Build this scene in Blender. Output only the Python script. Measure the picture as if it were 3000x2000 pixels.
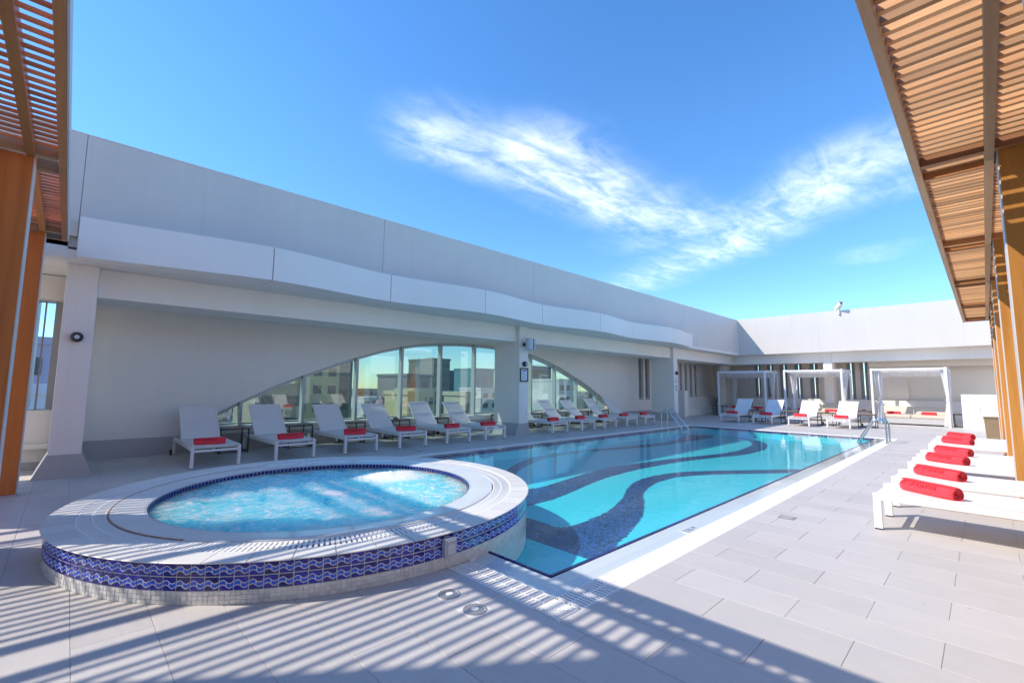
import bpy, bmesh, math, random
import numpy as np
from mathutils import Vector, Matrix, noise

random.seed(7)
for o in list(bpy.data.objects):
    bpy.data.objects.remove(o)
scene = bpy.context.scene
COL = scene.collection
PI = math.pi

# ------------------------------------------------------------------ camera
YAW, PITCH, ROLL = 0.802, 0.100, 0.009
fw = Vector((-math.sin(YAW) * math.cos(PITCH), math.cos(YAW) * math.cos(PITCH), math.sin(PITCH)))
rt = Vector((math.cos(YAW), math.sin(YAW), 0))
up = rt.cross(fw)
rt2 = rt * math.cos(ROLL) + up * math.sin(ROLL)
up2 = up * math.cos(ROLL) - rt * math.sin(ROLL)
CAM = Vector((0.066, -0.048, 1.373))
cd = bpy.data.cameras.new('camera')
cd.sensor_width = 36.0
cd.lens = 16.06
cd.clip_start = 0.05
cd.clip_end = 20000
cam = bpy.data.objects.new('camera', cd)
m = Matrix((rt2, up2, -fw)).transposed().to_4x4()
m.translation = CAM
cam.matrix_world = m
COL.objects.link(cam)
scene.camera = cam

# ------------------------------------------------------------------ light
SUN = Vector((0.676, 0.86, -1.0)).normalized()          # direction the light travels
elev = math.asin(-SUN.z)
world = bpy.data.worlds.new('World')
scene.world = world
world.use_nodes = True
wn, wl = world.node_tree.nodes, world.node_tree.links
wn.clear()


class NT:
    """small helper for building node graphs"""
    def __init__(self, tree):
        self.t = tree
        self.n, self.l = tree.nodes, tree.links

    def put(self, sock, v):
        if hasattr(v, 'is_linked') or isinstance(v, bpy.types.NodeSocket):
            self.l.new(v, sock)
        elif v is not None:
            sock.default_value = v

    def math(self, op, a, b=None, c=None, clamp=False):
        n = self.n.new('ShaderNodeMath')
        n.operation = op
        n.use_clamp = clamp
        self.put(n.inputs[0], a)
        if b is not None:
            self.put(n.inputs[1], b)
        if c is not None:
            self.put(n.inputs[2], c)
        return n.outputs[0]

    def vmath(self, op, a, b=None, s=None):
        n = self.n.new('ShaderNodeVectorMath')
        n.operation = op
        self.put(n.inputs[0], a)
        if b is not None:
            self.put(n.inputs[1], b)
        if s is not None:
            self.put(n.inputs['Scale'], s)
        return n.outputs['Value'] if op in ('LENGTH', 'DOT_PRODUCT', 'DISTANCE') else n.outputs['Vector']

    def noise(self, vec, scale, detail=4, rough=0.55, dist=0.0):
        n = self.n.new('ShaderNodeTexNoise')
        if vec is not None:
            self.l.new(vec, n.inputs['Vector'])
        n.inputs['Scale'].default_value = scale
        n.inputs['Detail'].default_value = detail
        n.inputs['Roughness'].default_value = rough
        n.inputs['Distortion'].default_value = dist
        return n.outputs['Fac']

    def ramp(self, fac, stops):
        n = self.n.new('ShaderNodeValToRGB')
        self.l.new(fac, n.inputs[0])
        e = n.color_ramp.elements
        while len(e) < len(stops):
            e.new(0.5)
        for i, (p, c) in enumerate(stops):
            e[i].position = p
            e[i].color = (c[0], c[1], c[2], 1) if isinstance(c, (tuple, list)) else (c, c, c, 1)
        return n.outputs[0]

    def smooth(self, v, a, b):
        n = self.n.new('ShaderNodeMapRange')
        n.interpolation_type = 'SMOOTHSTEP'
        self.l.new(v, n.inputs[0])
        n.inputs[1].default_value = a
        n.inputs[2].default_value = b
        return n.outputs[0]

    def mix(self, fac, a, b, mode='MIX'):
        n = self.n.new('ShaderNodeMix')
        n.data_type = 'RGBA'
        n.blend_type = mode
        self.put(n.inputs[0], fac)
        for k, v in ((6, a), (7, b)):
            if isinstance(v, (tuple, list)):
                v = (v[0], v[1], v[2], 1)
            self.put(n.inputs[k], v)
        return n.outputs[2]

    def mapping(self, vec, scale=(1, 1, 1), rot=(0, 0, 0), loc=(0, 0, 0)):
        n = self.n.new('ShaderNodeMapping')
        self.l.new(vec, n.inputs[0])
        n.inputs['Scale'].default_value = scale
        n.inputs['Rotation'].default_value = rot
        n.inputs['Location'].default_value = loc
        return n.outputs[0]

    def sep(self, vec):
        n = self.n.new('ShaderNodeSeparateXYZ')
        self.l.new(vec, n.inputs[0])
        return n.outputs

    def comb(self, x, y, z):
        n = self.n.new('ShaderNodeCombineXYZ')
        for i, v in enumerate((x, y, z)):
            self.put(n.inputs[i], v)
        return n.outputs[0]


W = NT(world.node_tree)
sky = wn.new('ShaderNodeTexSky')
sky.sky_type = 'NISHITA'
sky.sun_disc = False
sky.sun_elevation = elev
sky.sun_rotation = math.atan2(-SUN.x, -SUN.y)
sky.altitude = 200
sky.air_density = 1.0
sky.dust_density = 0.05
sky.ozone_density = 1.8
tc = wn.new('ShaderNodeTexCoord')
d = W.sep(tc.outputs['Generated'])
dz = W.math('MAXIMUM', d[2], 0.03)
q = W.comb(W.math('DIVIDE', d[0], dz), W.math('DIVIDE', d[1], dz), 0.0)   # cirrus layer plane
warp = W.noise(q, 1.6, 3, 0.5)
warp2 = W.noise(W.mapping(q, loc=(5, 3, 0)), 1.6, 3, 0.5)
qs = W.vmath('SUBTRACT', q, (0.04, 0.10, 0.0))
qw = W.vmath('ADD', qs, W.comb(W.math('MULTIPLY_ADD', warp, 0.34, -0.17), W.math('MULTIPLY_ADD', warp2, 0.34, -0.17), 0.0))


def seg(a, b, w0, gain):
    """mask around a cirrus streak running from a to b on the cloud layer"""
    a, b = Vector((*a, 0)), Vector((*b, 0))
    ab = b - a
    pa = W.vmath('SUBTRACT', qw, tuple(a))
    t = W.math('DIVIDE', W.vmath('DOT_PRODUCT', pa, tuple(ab)), ab.length_squared, clamp=True)
    n = wn.new('ShaderNodeVectorMath')
    n.operation = 'SCALE'
    n.inputs[0].default_value = tuple(ab)
    W.l.new(t, n.inputs['Scale'])
    dist = W.vmath('LENGTH', W.vmath('SUBTRACT', pa, n.outputs[0]))
    s = W.smooth(dist, w0 * 1.3, 0.0)
    return W.math('MULTIPLY', s, gain)


streaks = [((-1.48, 0.93), (-1.36, 1.3), 0.30, 0.85), ((-1.36, 1.25), (-1.38, 2.15), 0.36, 1.0),
           ((-1.36, 2.1), (-1.2, 2.65), 0.42, 0.8), ((-1.6, 2.7), (-1.3, 2.5), 0.4, 0.4),
           ((-2.3, 3.75), (-1.4, 3.25), 0.45, 0.6), ((-1.4, 3.25), (-0.72, 2.7), 0.42, 0.85),
           ((-0.72, 2.7), (-0.38, 2.3), 0.35, 1.0), ((-0.38, 2.32), (0.05, 2.3), 0.36, 0.85),
           ((-0.65, 2.9), (-0.1, 2.75), 0.28, 0.5), ((-0.6, 4.15), (-0.5, 4.0), 0.3, 0.35)]
tot = None
for a, b, w0, g in streaks:
    s = seg(a, b, w0, g)
    tot = s if tot is None else W.math('MAXIMUM', tot, s)
fib = W.noise(W.mapping(q, scale=(3.2, 1.1, 1), rot=(0, 0, 0.5)), 2.2, 6, 0.6, 0.8)
fib2 = W.noise(q, 9.0, 6, 0.7, 0.8)
fb = W.math('ADD', W.math('MULTIPLY', fib, 0.75), W.math('MULTIPLY', fib2, 0.35))
dens = W.math('MULTIPLY', tot, W.smooth(fb, 0.20, 0.86), clamp=True)
dens = W.math('MULTIPLY', W.math('POWER', dens, 1.35), 0.62)
hs = wn.new('ShaderNodeHueSaturation')
hs.inputs['Saturation'].default_value = 1.27
hs.inputs['Value'].default_value = 0.83
wl.new(sky.outputs[0], hs.inputs['Color'])
low = W.smooth(d[2], 0.0, 0.55)
tone = W.mix(low, (0.56, 0.70, 0.90), (0.90, 0.90, 0.96))
skyb = W.mix(1.0, hs.outputs[0], tone, 'MULTIPLY')
skycol = W.mix(dens, skyb, (5.6, 5.7, 5.8))
bg = wn.new('ShaderNodeBackground')
bg.inputs['Strength'].default_value = 0.15
wl.new(skycol, bg.inputs['Color'])
wo = wn.new('ShaderNodeOutputWorld')
wl.new(bg.outputs[0], wo.inputs['Surface'])

ld = bpy.data.lights.new('sun', 'SUN')
ld.energy = 2.05
ld.angle = math.radians(0.53)
ld.color = (1.0, 0.93, 0.83)
lo = bpy.data.objects.new('sun', ld)
lo.rotation_euler = SUN.to_track_quat('-Z', 'Y').to_euler()
lo.location = (-20, -25, 40)
COL.objects.link(lo)

vs = scene.view_settings
vs.view_transform = 'Standard'
vs.look = 'None'
vs.gamma = 1
vs.use_curve_mapping = False
vs.exposure = 1.36
scene.render.engine = 'CYCLES'
scene.render.resolution_x, scene.render.resolution_y = 1024, 682
scene.cycles.max_bounces = 10
scene.cycles.transparent_max_bounces = 16

# ------------------------------------------------------------------ materials
MATS = {}


def newmat(name):
    m = bpy.data.materials.new(name)
    m.use_nodes = True
    t = NT(m.node_tree)
    b = m.node_tree.nodes['Principled BSDF']
    MATS[name] = m
    return m, t, b


def coord(t, kind='Object'):
    n = t.n.new('ShaderNodeTexCoord')
    return n.outputs[kind]


def geo_pos(t):
    return t.n.new('ShaderNodeNewGeometry').outputs['Position']


def island(t):
    return t.n.new('ShaderNodeNewGeometry').outputs['Random Per Island']


def objrand(t):
    return t.n.new('ShaderNodeObjectInfo').outputs['Random']


def bump(t, b, h, strength, dist=0.01):
    n = t.n.new('ShaderNodeBump')
    n.inputs['Strength'].default_value = strength
    n.inputs['Distance'].default_value = dist
    t.l.new(h, n.inputs['Height'])
    t.l.new(n.outputs[0], b.inputs['Normal'])


def plain(name, col, rough=0.5, metal=0.0, var=0.06, scale=6.0, spec=0.5, bmp=0.0, bscale=60.0):
    """one coloured surface with faint uneven wear"""
    m, t, b = newmat(name)
    p = geo_pos(t)
    n = t.noise(p, scale, 5, 0.6)
    f = t.math('MULTIPLY_ADD', n, 2 * var, 1 - var)
    c = t.vmath('SCALE', (col[0], col[1], col[2]), s=f)
    t.l.new(c, b.inputs['Base Color'])
    b.inputs['Roughness'].default_value = rough
    b.inputs['Metallic'].default_value = metal
    b.inputs['Specular IOR Level'].default_value = spec
    if bmp:
        bump(t, b, t.noise(p, bscale, 4, 0.6), bmp, 0.004)
    return m


def wallmat(name, col, rough=0.75, stain=0.10):
    """painted render: broad unevenness, fine grain, faint vertical runs"""
    m, t, b = newmat(name)
    p = geo_pos(t)
    n1 = t.noise(p, 0.7, 4, 0.6)
    n2 = t.noise(t.mapping(p, scale=(3.0, 3.0, 0.25)), 2.0, 5, 0.6)
    n3 = t.smooth(t.noise(t.mapping(p, scale=(7.0, 7.0, 0.12)), 1.3, 4, 0.7), 0.58, 0.78)
    f = t.math('ADD', t.math('MULTIPLY', n1, stain), t.math('MULTIPLY', n2, stain * 0.7))
    f = t.math('ADD', f, t.math('MULTIPLY', n3, stain * 0.55))
    f = t.math('SUBTRACT', 1.0 + stain * 0.75, f)
    c = t.vmath('SCALE', (col[0], col[1], col[2]), s=f)
    t.l.new(c, b.inputs['Base Color'])
    b.inputs['Roughness'].default_value = rough
    bump(t, b, t.noise(p, 140, 3, 0.6), 0.12, 0.003)
    return m


wallmat('wall_white', (0.86, 0.80, 0.725))
wallmat('wall_warm', (0.88, 0.81, 0.715))
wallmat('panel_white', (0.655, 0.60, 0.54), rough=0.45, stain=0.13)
wallmat('panel_pale', (0.85, 0.785, 0.72), rough=0.4, stain=0.07)
wallmat('skirting_grey', (0.46, 0.44, 0.42), rough=0.55, stain=0.12)
wallmat('soffit', (0.82, 0.765, 0.69), rough=0.5)
plain('white_metal', (0.83, 0.79, 0.75), rough=0.32, var=0.03)
plain('cabana_metal', (0.80, 0.82, 0.83), rough=0.35, var=0.04)
plain('black_metal', (0.03, 0.028, 0.027), rough=0.45, var=0.2)
plain('black_plastic', (0.025, 0.026, 0.03), rough=0.4)
plain('grey_plastic', (0.50, 0.53, 0.57), rough=0.45)
plain('lens_grey', (0.6, 0.62, 0.64), rough=0.2)
plain('frame_grey', (0.52, 0.53, 0.50), rough=0.4)
plain('slit_frame', (0.40, 0.395, 0.37), rough=0.5)
plain('dark_seal', (0.03, 0.035, 0.035), rough=0.5)
plain('paper', (0.75, 0.78, 0.84), rough=0.6)
plain('print_dark', (0.05, 0.06, 0.10), rough=0.6)
plain('navy_print', (0.03, 0.03, 0.22), rough=0.4)
plain('rubber', (0.02, 0.02, 0.02), rough=0.7)
plain('grout_grey', (0.46, 0.44, 0.41), rough=0.9, var=0.3, scale=9)
plain('grout_white', (0.74, 0.72, 0.68), rough=0.85, var=0.15, scale=14)
plain('grate_white', (0.88, 0.86, 0.83), rough=0.4, var=0.05)
plain('channel_dark', (0.12, 0.12, 0.12), rough=0.8)
plain('copper_edge', (0.42, 0.25, 0.17), rough=0.5, var=0.3, scale=12)
plain('drain_metal', (0.42, 0.40, 0.37), rough=0.42, metal=0.5, var=0.2, scale=40)
plain('cushion', (0.62, 0.53, 0.42), rough=0.9, bmp=0.25, bscale=300)
plain('ashtray_wood', (0.14, 0.07, 0.035), rough=0.6)

m, t, b = newmat('steel')
b.inputs['Base Color'].default_value = (0.62, 0.64, 0.66, 1)
b.inputs['Metallic'].default_value = 1.0
b.inputs['Roughness'].default_value = 0.16

# deck tile: pale grey stoneware with faint grain along X, each tile a little different
m, t, b = newmat('deck_tile')
p = geo_pos(t)
isl = t.math('FRACT', t.math('ADD', island(t), t.math('MULTIPLY', objrand(t), 7.31)))
off = t.comb(t.math('MULTIPLY', isl, 37.0), t.math('MULTIPLY', isl, 91.0), 0.0)
ps = t.vmath('ADD', p, off)
g1 = t.noise(t.mapping(ps, scale=(2.2, 16, 1)), 1.6, 6, 0.62)
g2 = t.noise(ps, 3.0, 4, 0.6)
g3 = t.noise(p, 0.45, 3, 0.6)
g4 = t.noise(p, 42, 3, 0.7)
f = t.math('ADD', t.math('MULTIPLY', g1, 0.16), t.math('MULTIPLY', g2, 0.12))
f = t.math('ADD', f, t.math('MULTIPLY', g3, 0.16))
f = t.math('ADD', f, t.math('MULTIPLY', g4, 0.07))
f = t.math('ADD', f, t.math('MULTIPLY', isl, 0.10))
damp = t.smooth(t.noise(p, 1.3, 5, 0.62, 0.6), 0.60, 0.72)
f = t.math('SUBTRACT', f, t.math('MULTIPLY', damp, 0.075))
f = t.math('ADD', f, 0.72)
c = t.vmath('SCALE', (0.545, 0.505, 0.47), s=f)
spots = t.smooth(t.noise(p, 7.5, 2, 0.5), 0.74, 0.80)
c = t.mix(t.math('MULTIPLY', spots, 0.35), c, (0.22, 0.205, 0.19))
t.l.new(c, b.inputs['Base Color'])
t.l.new(t.math('MULTIPLY_ADD', g2, 0.25, 0.38), b.inputs['Roughness'])
bump(t, b, t.math('ADD', g1, t.math('MULTIPLY', g4, 0.6)), 0.12, 0.004)

# teak and pergola timber
def wood(name, c0, c1, axis, rough=0.42, freq=1.0, gloss=0.5):
    m, t, b = newmat(name)
    p = coord(t, 'Object')
    r = objrand(t)
    off = t.comb(t.math('MULTIPLY', r, 23.0), t.math('MULTIPLY', r, 57.0), t.math('MULTIPLY', r, 11.0))
    ps = t.vmath('ADD', p, off)
    sc = [9 * freq, 9 * freq, 9 * freq]
    sc[axis] = 0.55 * freq
    v = t.mapping(ps, scale=tuple(sc))
    n1 = t.noise(v, 1.0, 6, 0.65, 0.8)
    n2 = t.noise(t.mapping(ps, scale=tuple(x * 5 for x in sc)), 1.0, 4, 0.6)
    f = t.math('ADD', t.math('MULTIPLY', n1, 0.75), t.math('MULTIPLY', n2, 0.3))
    c = t.ramp(f, [(0.28, c0), (0.52, tuple((a + bb) / 2 for a, bb in zip(c0, c1))), (0.78, c1)])
    k = t.math('MULTIPLY_ADD', r, 0.62, 0.62)
    c = t.vmath('SCALE', c, s=k)
    t.l.new(c, b.inputs['Base Color'])
    b.inputs['Roughness'].default_value = rough
    b.inputs['Specular IOR Level'].default_value = gloss
    bump(t, b, n2, 0.15, 0.003)
    return m


wood('wood_slat_x', (0.46, 0.20, 0.07), (0.82, 0.47, 0.21), 0, 0.5)
wood('wood_slat_y', (0.55, 0.155, 0.05), (0.82, 0.32, 0.13), 1, 0.5)
wood('wood_rail_x', (0.36, 0.13, 0.04), (0.56, 0.25, 0.09), 0, 0.45)
wood('wood_rail_y', (0.36, 0.19, 0.09), (0.58, 0.36, 0.18), 1, 0.45)
wood('wood_clad', (0.46, 0.17, 0.03), (0.82, 0.39, 0.09), 2, 0.35, 0.6)
wood('wood_clad_red', (0.44, 0.11, 0.022), (0.78, 0.26, 0.055), 2, 0.33, 0.6)
wood('wood_table', (0.20, 0.11, 0.06), (0.36, 0.22, 0.13), 0, 0.5, 2.0)
plain('pier_white', (0.66, 0.62, 0.58), rough=0.5)

# sling fabric
m, t, b = newmat('sling')
p = coord(t, 'Object')
w1 = t.n.new('ShaderNodeTexWave'); w1.inputs['Scale'].default_value = 90; t.l.new(p, w1.inputs['Vector'])
w2 = t.n.new('ShaderNodeTexWave'); w2.bands_direction = 'Y'; w2.inputs['Scale'].default_value = 90; t.l.new(p, w2.inputs['Vector'])
n = t.noise(p, 5, 4, 0.6)
t.l.new(t.vmath('SCALE', (0.81, 0.77, 0.735), s=t.math('MULTIPLY_ADD', n, 0.1, 0.95)), b.inputs['Base Color'])
b.inputs['Roughness'].default_value = 0.6
bump(t, b, t.math('ADD', w1.outputs[0], w2.outputs[0]), 0.08, 0.001)

# towel
def towel(name, col):
    m, t, b = newmat(name)
    p = coord(t, 'Object')
    n = t.noise(p, 260, 3, 0.7)
    n2 = t.noise(p, 14, 3, 0.6)
    f = t.math('ADD', t.math('MULTIPLY', n, 0.45), t.math('MULTIPLY_ADD', n2, 0.3, 0.62))
    t.l.new(t.vmath('SCALE', col, s=f), b.inputs['Base Color'])
    b.inputs['Roughness'].default_value = 0.95
    b.inputs['Sheen Weight'].default_value = 0.35
    b.inputs['Sheen Tint'].default_value = (1, 0.5, 0.5, 1)
    bump(t, b, n, 0.5, 0.004)


towel('towel_red', (0.86, 0.05, 0.07))
towel('towel_dark', (0.60, 0.02, 0.03))

# curtain / canopy cloth
m, t, b = newmat('cloth_white')
n = t.noise(geo_pos(t), 8, 4, 0.6)
t.l.new(t.vmath('SCALE', (0.88, 0.87, 0.86), s=t.math('MULTIPLY_ADD', n, 0.12, 0.93)), b.inputs['Base Color'])
b.inputs['Roughness'].default_value = 0.85
tr = t.n.new('ShaderNodeBsdfTranslucent')
tr.inputs['Color'].default_value = (0.75, 0.75, 0.76, 1)
ms = t.n.new('ShaderNodeMixShader'); ms.inputs[0].default_value = 0.3
t.l.new(b.outputs[0], ms.inputs[1]); t.l.new(tr.outputs[0], ms.inputs[2])
t.l.new(ms.outputs[0], m.node_tree.nodes['Material Output'].inputs[0])

# wicker
def wicker(name, c0, c1, s):
    m, t, b = newmat(name)
    p = coord(t, 'Object')
    br = t.n.new('ShaderNodeTexBrick')
    x = t.sep(p)
    v = t.comb(t.math('ADD', x[0], x[1]), x[2], 0.0)
    t.l.new(v, br.inputs['Vector'])
    br.inputs['Scale'].default_value = s
    br.inputs['Mortar Size'].default_value = 0.05
    br.inputs['Color1'].default_value = (*c0, 1)
    br.inputs['Color2'].default_value = (*[a * 0.8 for a in c0], 1)
    br.inputs['Mortar'].default_value = (*c1, 1)
    t.l.new(br.outputs['Color'], b.inputs['Base Color'])
    b.inputs['Roughness'].default_value = 0.6
    bump(t, b, br.outputs['Fac'], -0.6, 0.01)


wicker('wicker_white', (0.72, 0.70, 0.67), (0.36, 0.34, 0.31), 16)
wicker('wicker_cane', (0.45, 0.33, 0.20), (0.12, 0.08, 0.045), 14)

# glazed mosaic
def glaze(name, col, var, rough=0.12):
    m, t, b = newmat(name)
    r = t.math('FRACT', t.math('ADD', island(t), objrand(t)))
    f = t.math('MULTIPLY_ADD', r, 2 * var, 1 - var)
    t.l.new(t.vmath('SCALE', col, s=f), b.inputs['Base Color'])
    b.inputs['Roughness'].default_value = rough
    return m


glaze('pool_tile', (0.05, 0.90, 0.97), 0.06, 0.3)
glaze('pool_tile_dark', (0.010, 0.065, 0.24), 0.75, 0.25)
glaze('pool_grout', (0.20, 0.66, 0.78), 0.0, 0.7)
glaze('navy_tile', (0.012, 0.016, 0.17), 0.35)
glaze('mosaic_white', (0.80, 0.78, 0.74), 0.12, 0.2)
glaze('curb_white', (0.72, 0.715, 0.69), 0.04, 0.12)
glaze('coping_white', (0.74, 0.70, 0.645), 0.09, 0.4)

# wave-pattern spa tile: two white wavy lines on cobalt
m, t, b = newmat('spa_tile')
uv = t.n.new('ShaderNodeUVMap').outputs[0]
u = t.sep(uv)
sn = t.math('MULTIPLY', t.math('SINE', t.math('MULTIPLY', u[0], 2 * PI)), 0.13)
v1 = t.math('SUBTRACT', u[1], sn)
def line(x, c, w):
    return t.smooth(t.math('ABSOLUTE', t.math('SUBTRACT', x, c)), w, w * 0.55)
l1 = line(v1, 0.30, 0.05)
l2 = line(v1, 0.66, 0.05)
mid = t.math('MULTIPLY', t.math('GREATER_THAN', v1, 0.30), t.math('LESS_THAN', v1, 0.66))
vl = t.math('MULTIPLY', line(u[0], 0.5, 0.045), mid)
ln = t.math('MAXIMUM', t.math('MAXIMUM', l1, l2), vl)
r = objrand(t)
dk = t.vmath('SCALE', (0.028, 0.022, 0.32), s=t.math('MULTIPLY_ADD', r, 0.9, 0.5))
c = t.mix(mid, dk, (0.05, 0.15, 0.80))
c = t.mix(t.math('MULTIPLY', mid, t.smooth(t.noise(uv, 5, 2, 0.5), 0.4, 0.6)), c, (0.03, 0.09, 0.62))
c = t.mix(ln, c, (0.68, 0.68, 0.70))
t.l.new(c, b.inputs['Base Color'])
b.inputs['Roughness'].default_value = 0.12
bump(t, b, ln, 0.35, 0.003)

# still pool water: clear sheet, fresnel mirror, small ripples
m, t, b = newmat('pool_water')
t.n.remove(b)
p = geo_pos(t)
rp = t.noise(t.mapping(p, scale=(1, 1, 1)), 5.5, 3, 0.55, 0.4)
rp2 = t.noise(p, 1.1, 2, 0.5)
h = t.math('ADD', t.math('MULTIPLY', rp, 0.5), rp2)
bn = t.n.new('ShaderNodeBump')
bn.inputs['Strength'].default_value = 0.16
bn.inputs['Distance'].default_value = 0.03
t.l.new(h, bn.inputs['Height'])
frn = t.n.new('ShaderNodeFresnel'); frn.inputs['IOR'].default_value = 1.33
t.l.new(bn.outputs[0], frn.inputs['Normal'])
bf_ = t.n.new('ShaderNodeNewGeometry').outputs['Backfacing']       # seen from below the thin sheet lets light out
frv = t.math('MULTIPLY', frn.outputs[0], t.math('SUBTRACT', 1.0, bf_))
gl = t.n.new('ShaderNodeBsdfGlossy'); gl.inputs['Roughness'].default_value = 0.012
t.l.new(bn.outputs[0], gl.inputs['Normal'])
tr = t.n.new('ShaderNodeBsdfTransparent'); tr.inputs['Color'].default_value = (0.96, 0.995, 0.995, 1)
ms = t.n.new('ShaderNodeMixShader')
t.l.new(frv, ms.inputs[0]); t.l.new(tr.outputs[0], ms.inputs[1]); t.l.new(gl.outputs[0], ms.inputs[2])
t.l.new(ms.outputs[0], m.node_tree.nodes['Material Output'].inputs[0])

# churning spa water
m, t, b = newmat('spa_water')
p = geo_pos(t)
a1 = t.noise(t.mapping(p, scale=(1, 1.6, 1)), 2.2, 5, 0.6, 0.9)
a2 = t.noise(p, 7.5, 6, 0.68, 1.5)
a3 = t.noise(p, 26, 4, 0.7, 1.0)
f = t.math('ADD', t.math('MULTIPLY', a1, 0.6), t.math('MULTIPLY', a2, 0.4))
c = t.ramp(f, [(0.33, (0.05, 0.44, 0.55)), (0.42, (0.15, 0.70, 0.84)), (0.54, (0.36, 0.82, 0.92)), (0.68, (0.75, 0.93, 0.96))])
foam = t.math('MULTIPLY', t.smooth(t.math('ADD', t.math('MULTIPLY', a2, 0.65), t.math('MULTIPLY', a3, 0.42)), 0.54, 0.68), 0.92)
def jet(x, y, rr):
    return t.smooth(t.vmath('DISTANCE', p, (x, y, 0.235)), rr, 0.0)
jets = t.math('MAXIMUM', jet(-5.35, 3.05, 0.75), jet(-4.95, 2.15, 0.3))
jf = t.smooth(t.math('ADD', t.math('MULTIPLY', jets, 0.55), t.math('MULTIPLY', a3, 0.6)), 0.42, 0.75)
foam = t.math('MAXIMUM', foam, jf)
c = t.mix(foam, c, (0.80, 0.88, 0.90))
t.l.new(c, b.inputs['Base Color'])
t.l.new(t.math('MULTIPLY_ADD', foam, 0.5, 0.07), b.inputs['Roughness'])
b.inputs['IOR'].default_value = 1.33
b.inputs['Subsurface Weight'].default_value = 1.0
b.inputs['Subsurface Radius'].default_value = (0.40, 1.0, 1.2)
b.inputs['Subsurface Scale'].default_value = 1.0
bump(t, b, t.math('ADD', a2, t.math('MULTIPLY', a3, 0.5)), 0.55, 0.03)

# window glass
def glass(name, tint, ior):
    m, t, b = newmat(name)
    t.n.remove(b)
    fr = t.n.new('ShaderNodeFresnel'); fr.inputs['IOR'].default_value = ior
    gl = t.n.new('ShaderNodeBsdfGlossy'); gl.inputs['Roughness'].default_value = 0.0
    gl.inputs['Color'].default_value = (0.92, 1.0, 0.96, 1)
    tr = t.n.new('ShaderNodeBsdfTransparent')
    bf_ = t.n.new('ShaderNodeNewGeometry').outputs['Backfacing']     # the far face of a thin pane adds nothing
    t.l.new(t.mix(bf_, tint, (1, 1, 1)), tr.inputs['Color'])
    frv = t.math('MULTIPLY', fr.outputs[0], t.math('SUBTRACT', 1.0, bf_))
    ms = t.n.new('ShaderNodeMixShader')
    t.l.new(frv, ms.inputs[0]); t.l.new(tr.outputs[0], ms.inputs[1]); t.l.new(gl.outputs[0], ms.inputs[2])
    t.l.new(ms.outputs[0], m.node_tree.nodes['Material Output'].inputs[0])


glass('glass_green', (0.38, 0.53, 0.48), 2.3)
glass('glass_clear', (0.72, 0.84, 0.95), 1.5)
glass('glass_dark', (0.05, 0.06, 0.065), 1.5)

# city
plain('city_sand', (0.36, 0.33, 0.29), rough=0.9, var=0.35, scale=0.02)
for nm, cc in dict(b_cream=(0.55, 0.48, 0.34), b_tan=(0.46, 0.35, 0.25), b_grey=(0.22, 0.23, 0.24), b_white=(0.62, 0.62, 0.61),
                   b_lilac=(0.42, 0.38, 0.45), b_yellow=(0.60, 0.50, 0.28), b_teal=(0.10, 0.25, 0.28), b_green=(0.15, 0.19, 0.17)).items():
    plain(nm, cc, rough=0.7, var=0.08, scale=0.3)
plain('b_glass', (0.06, 0.14, 0.24), rough=0.12, var=0.1, scale=0.4)
plain('b_win', (0.05, 0.07, 0.09), rough=0.15)

# ------------------------------------------------------------------ mesh helpers
BOXF = [(0, 3, 2, 1), (4, 5, 6, 7), (0, 1, 5, 4), (1, 2, 6, 5), (2, 3, 7, 6), (3, 0, 4, 7)]


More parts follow.
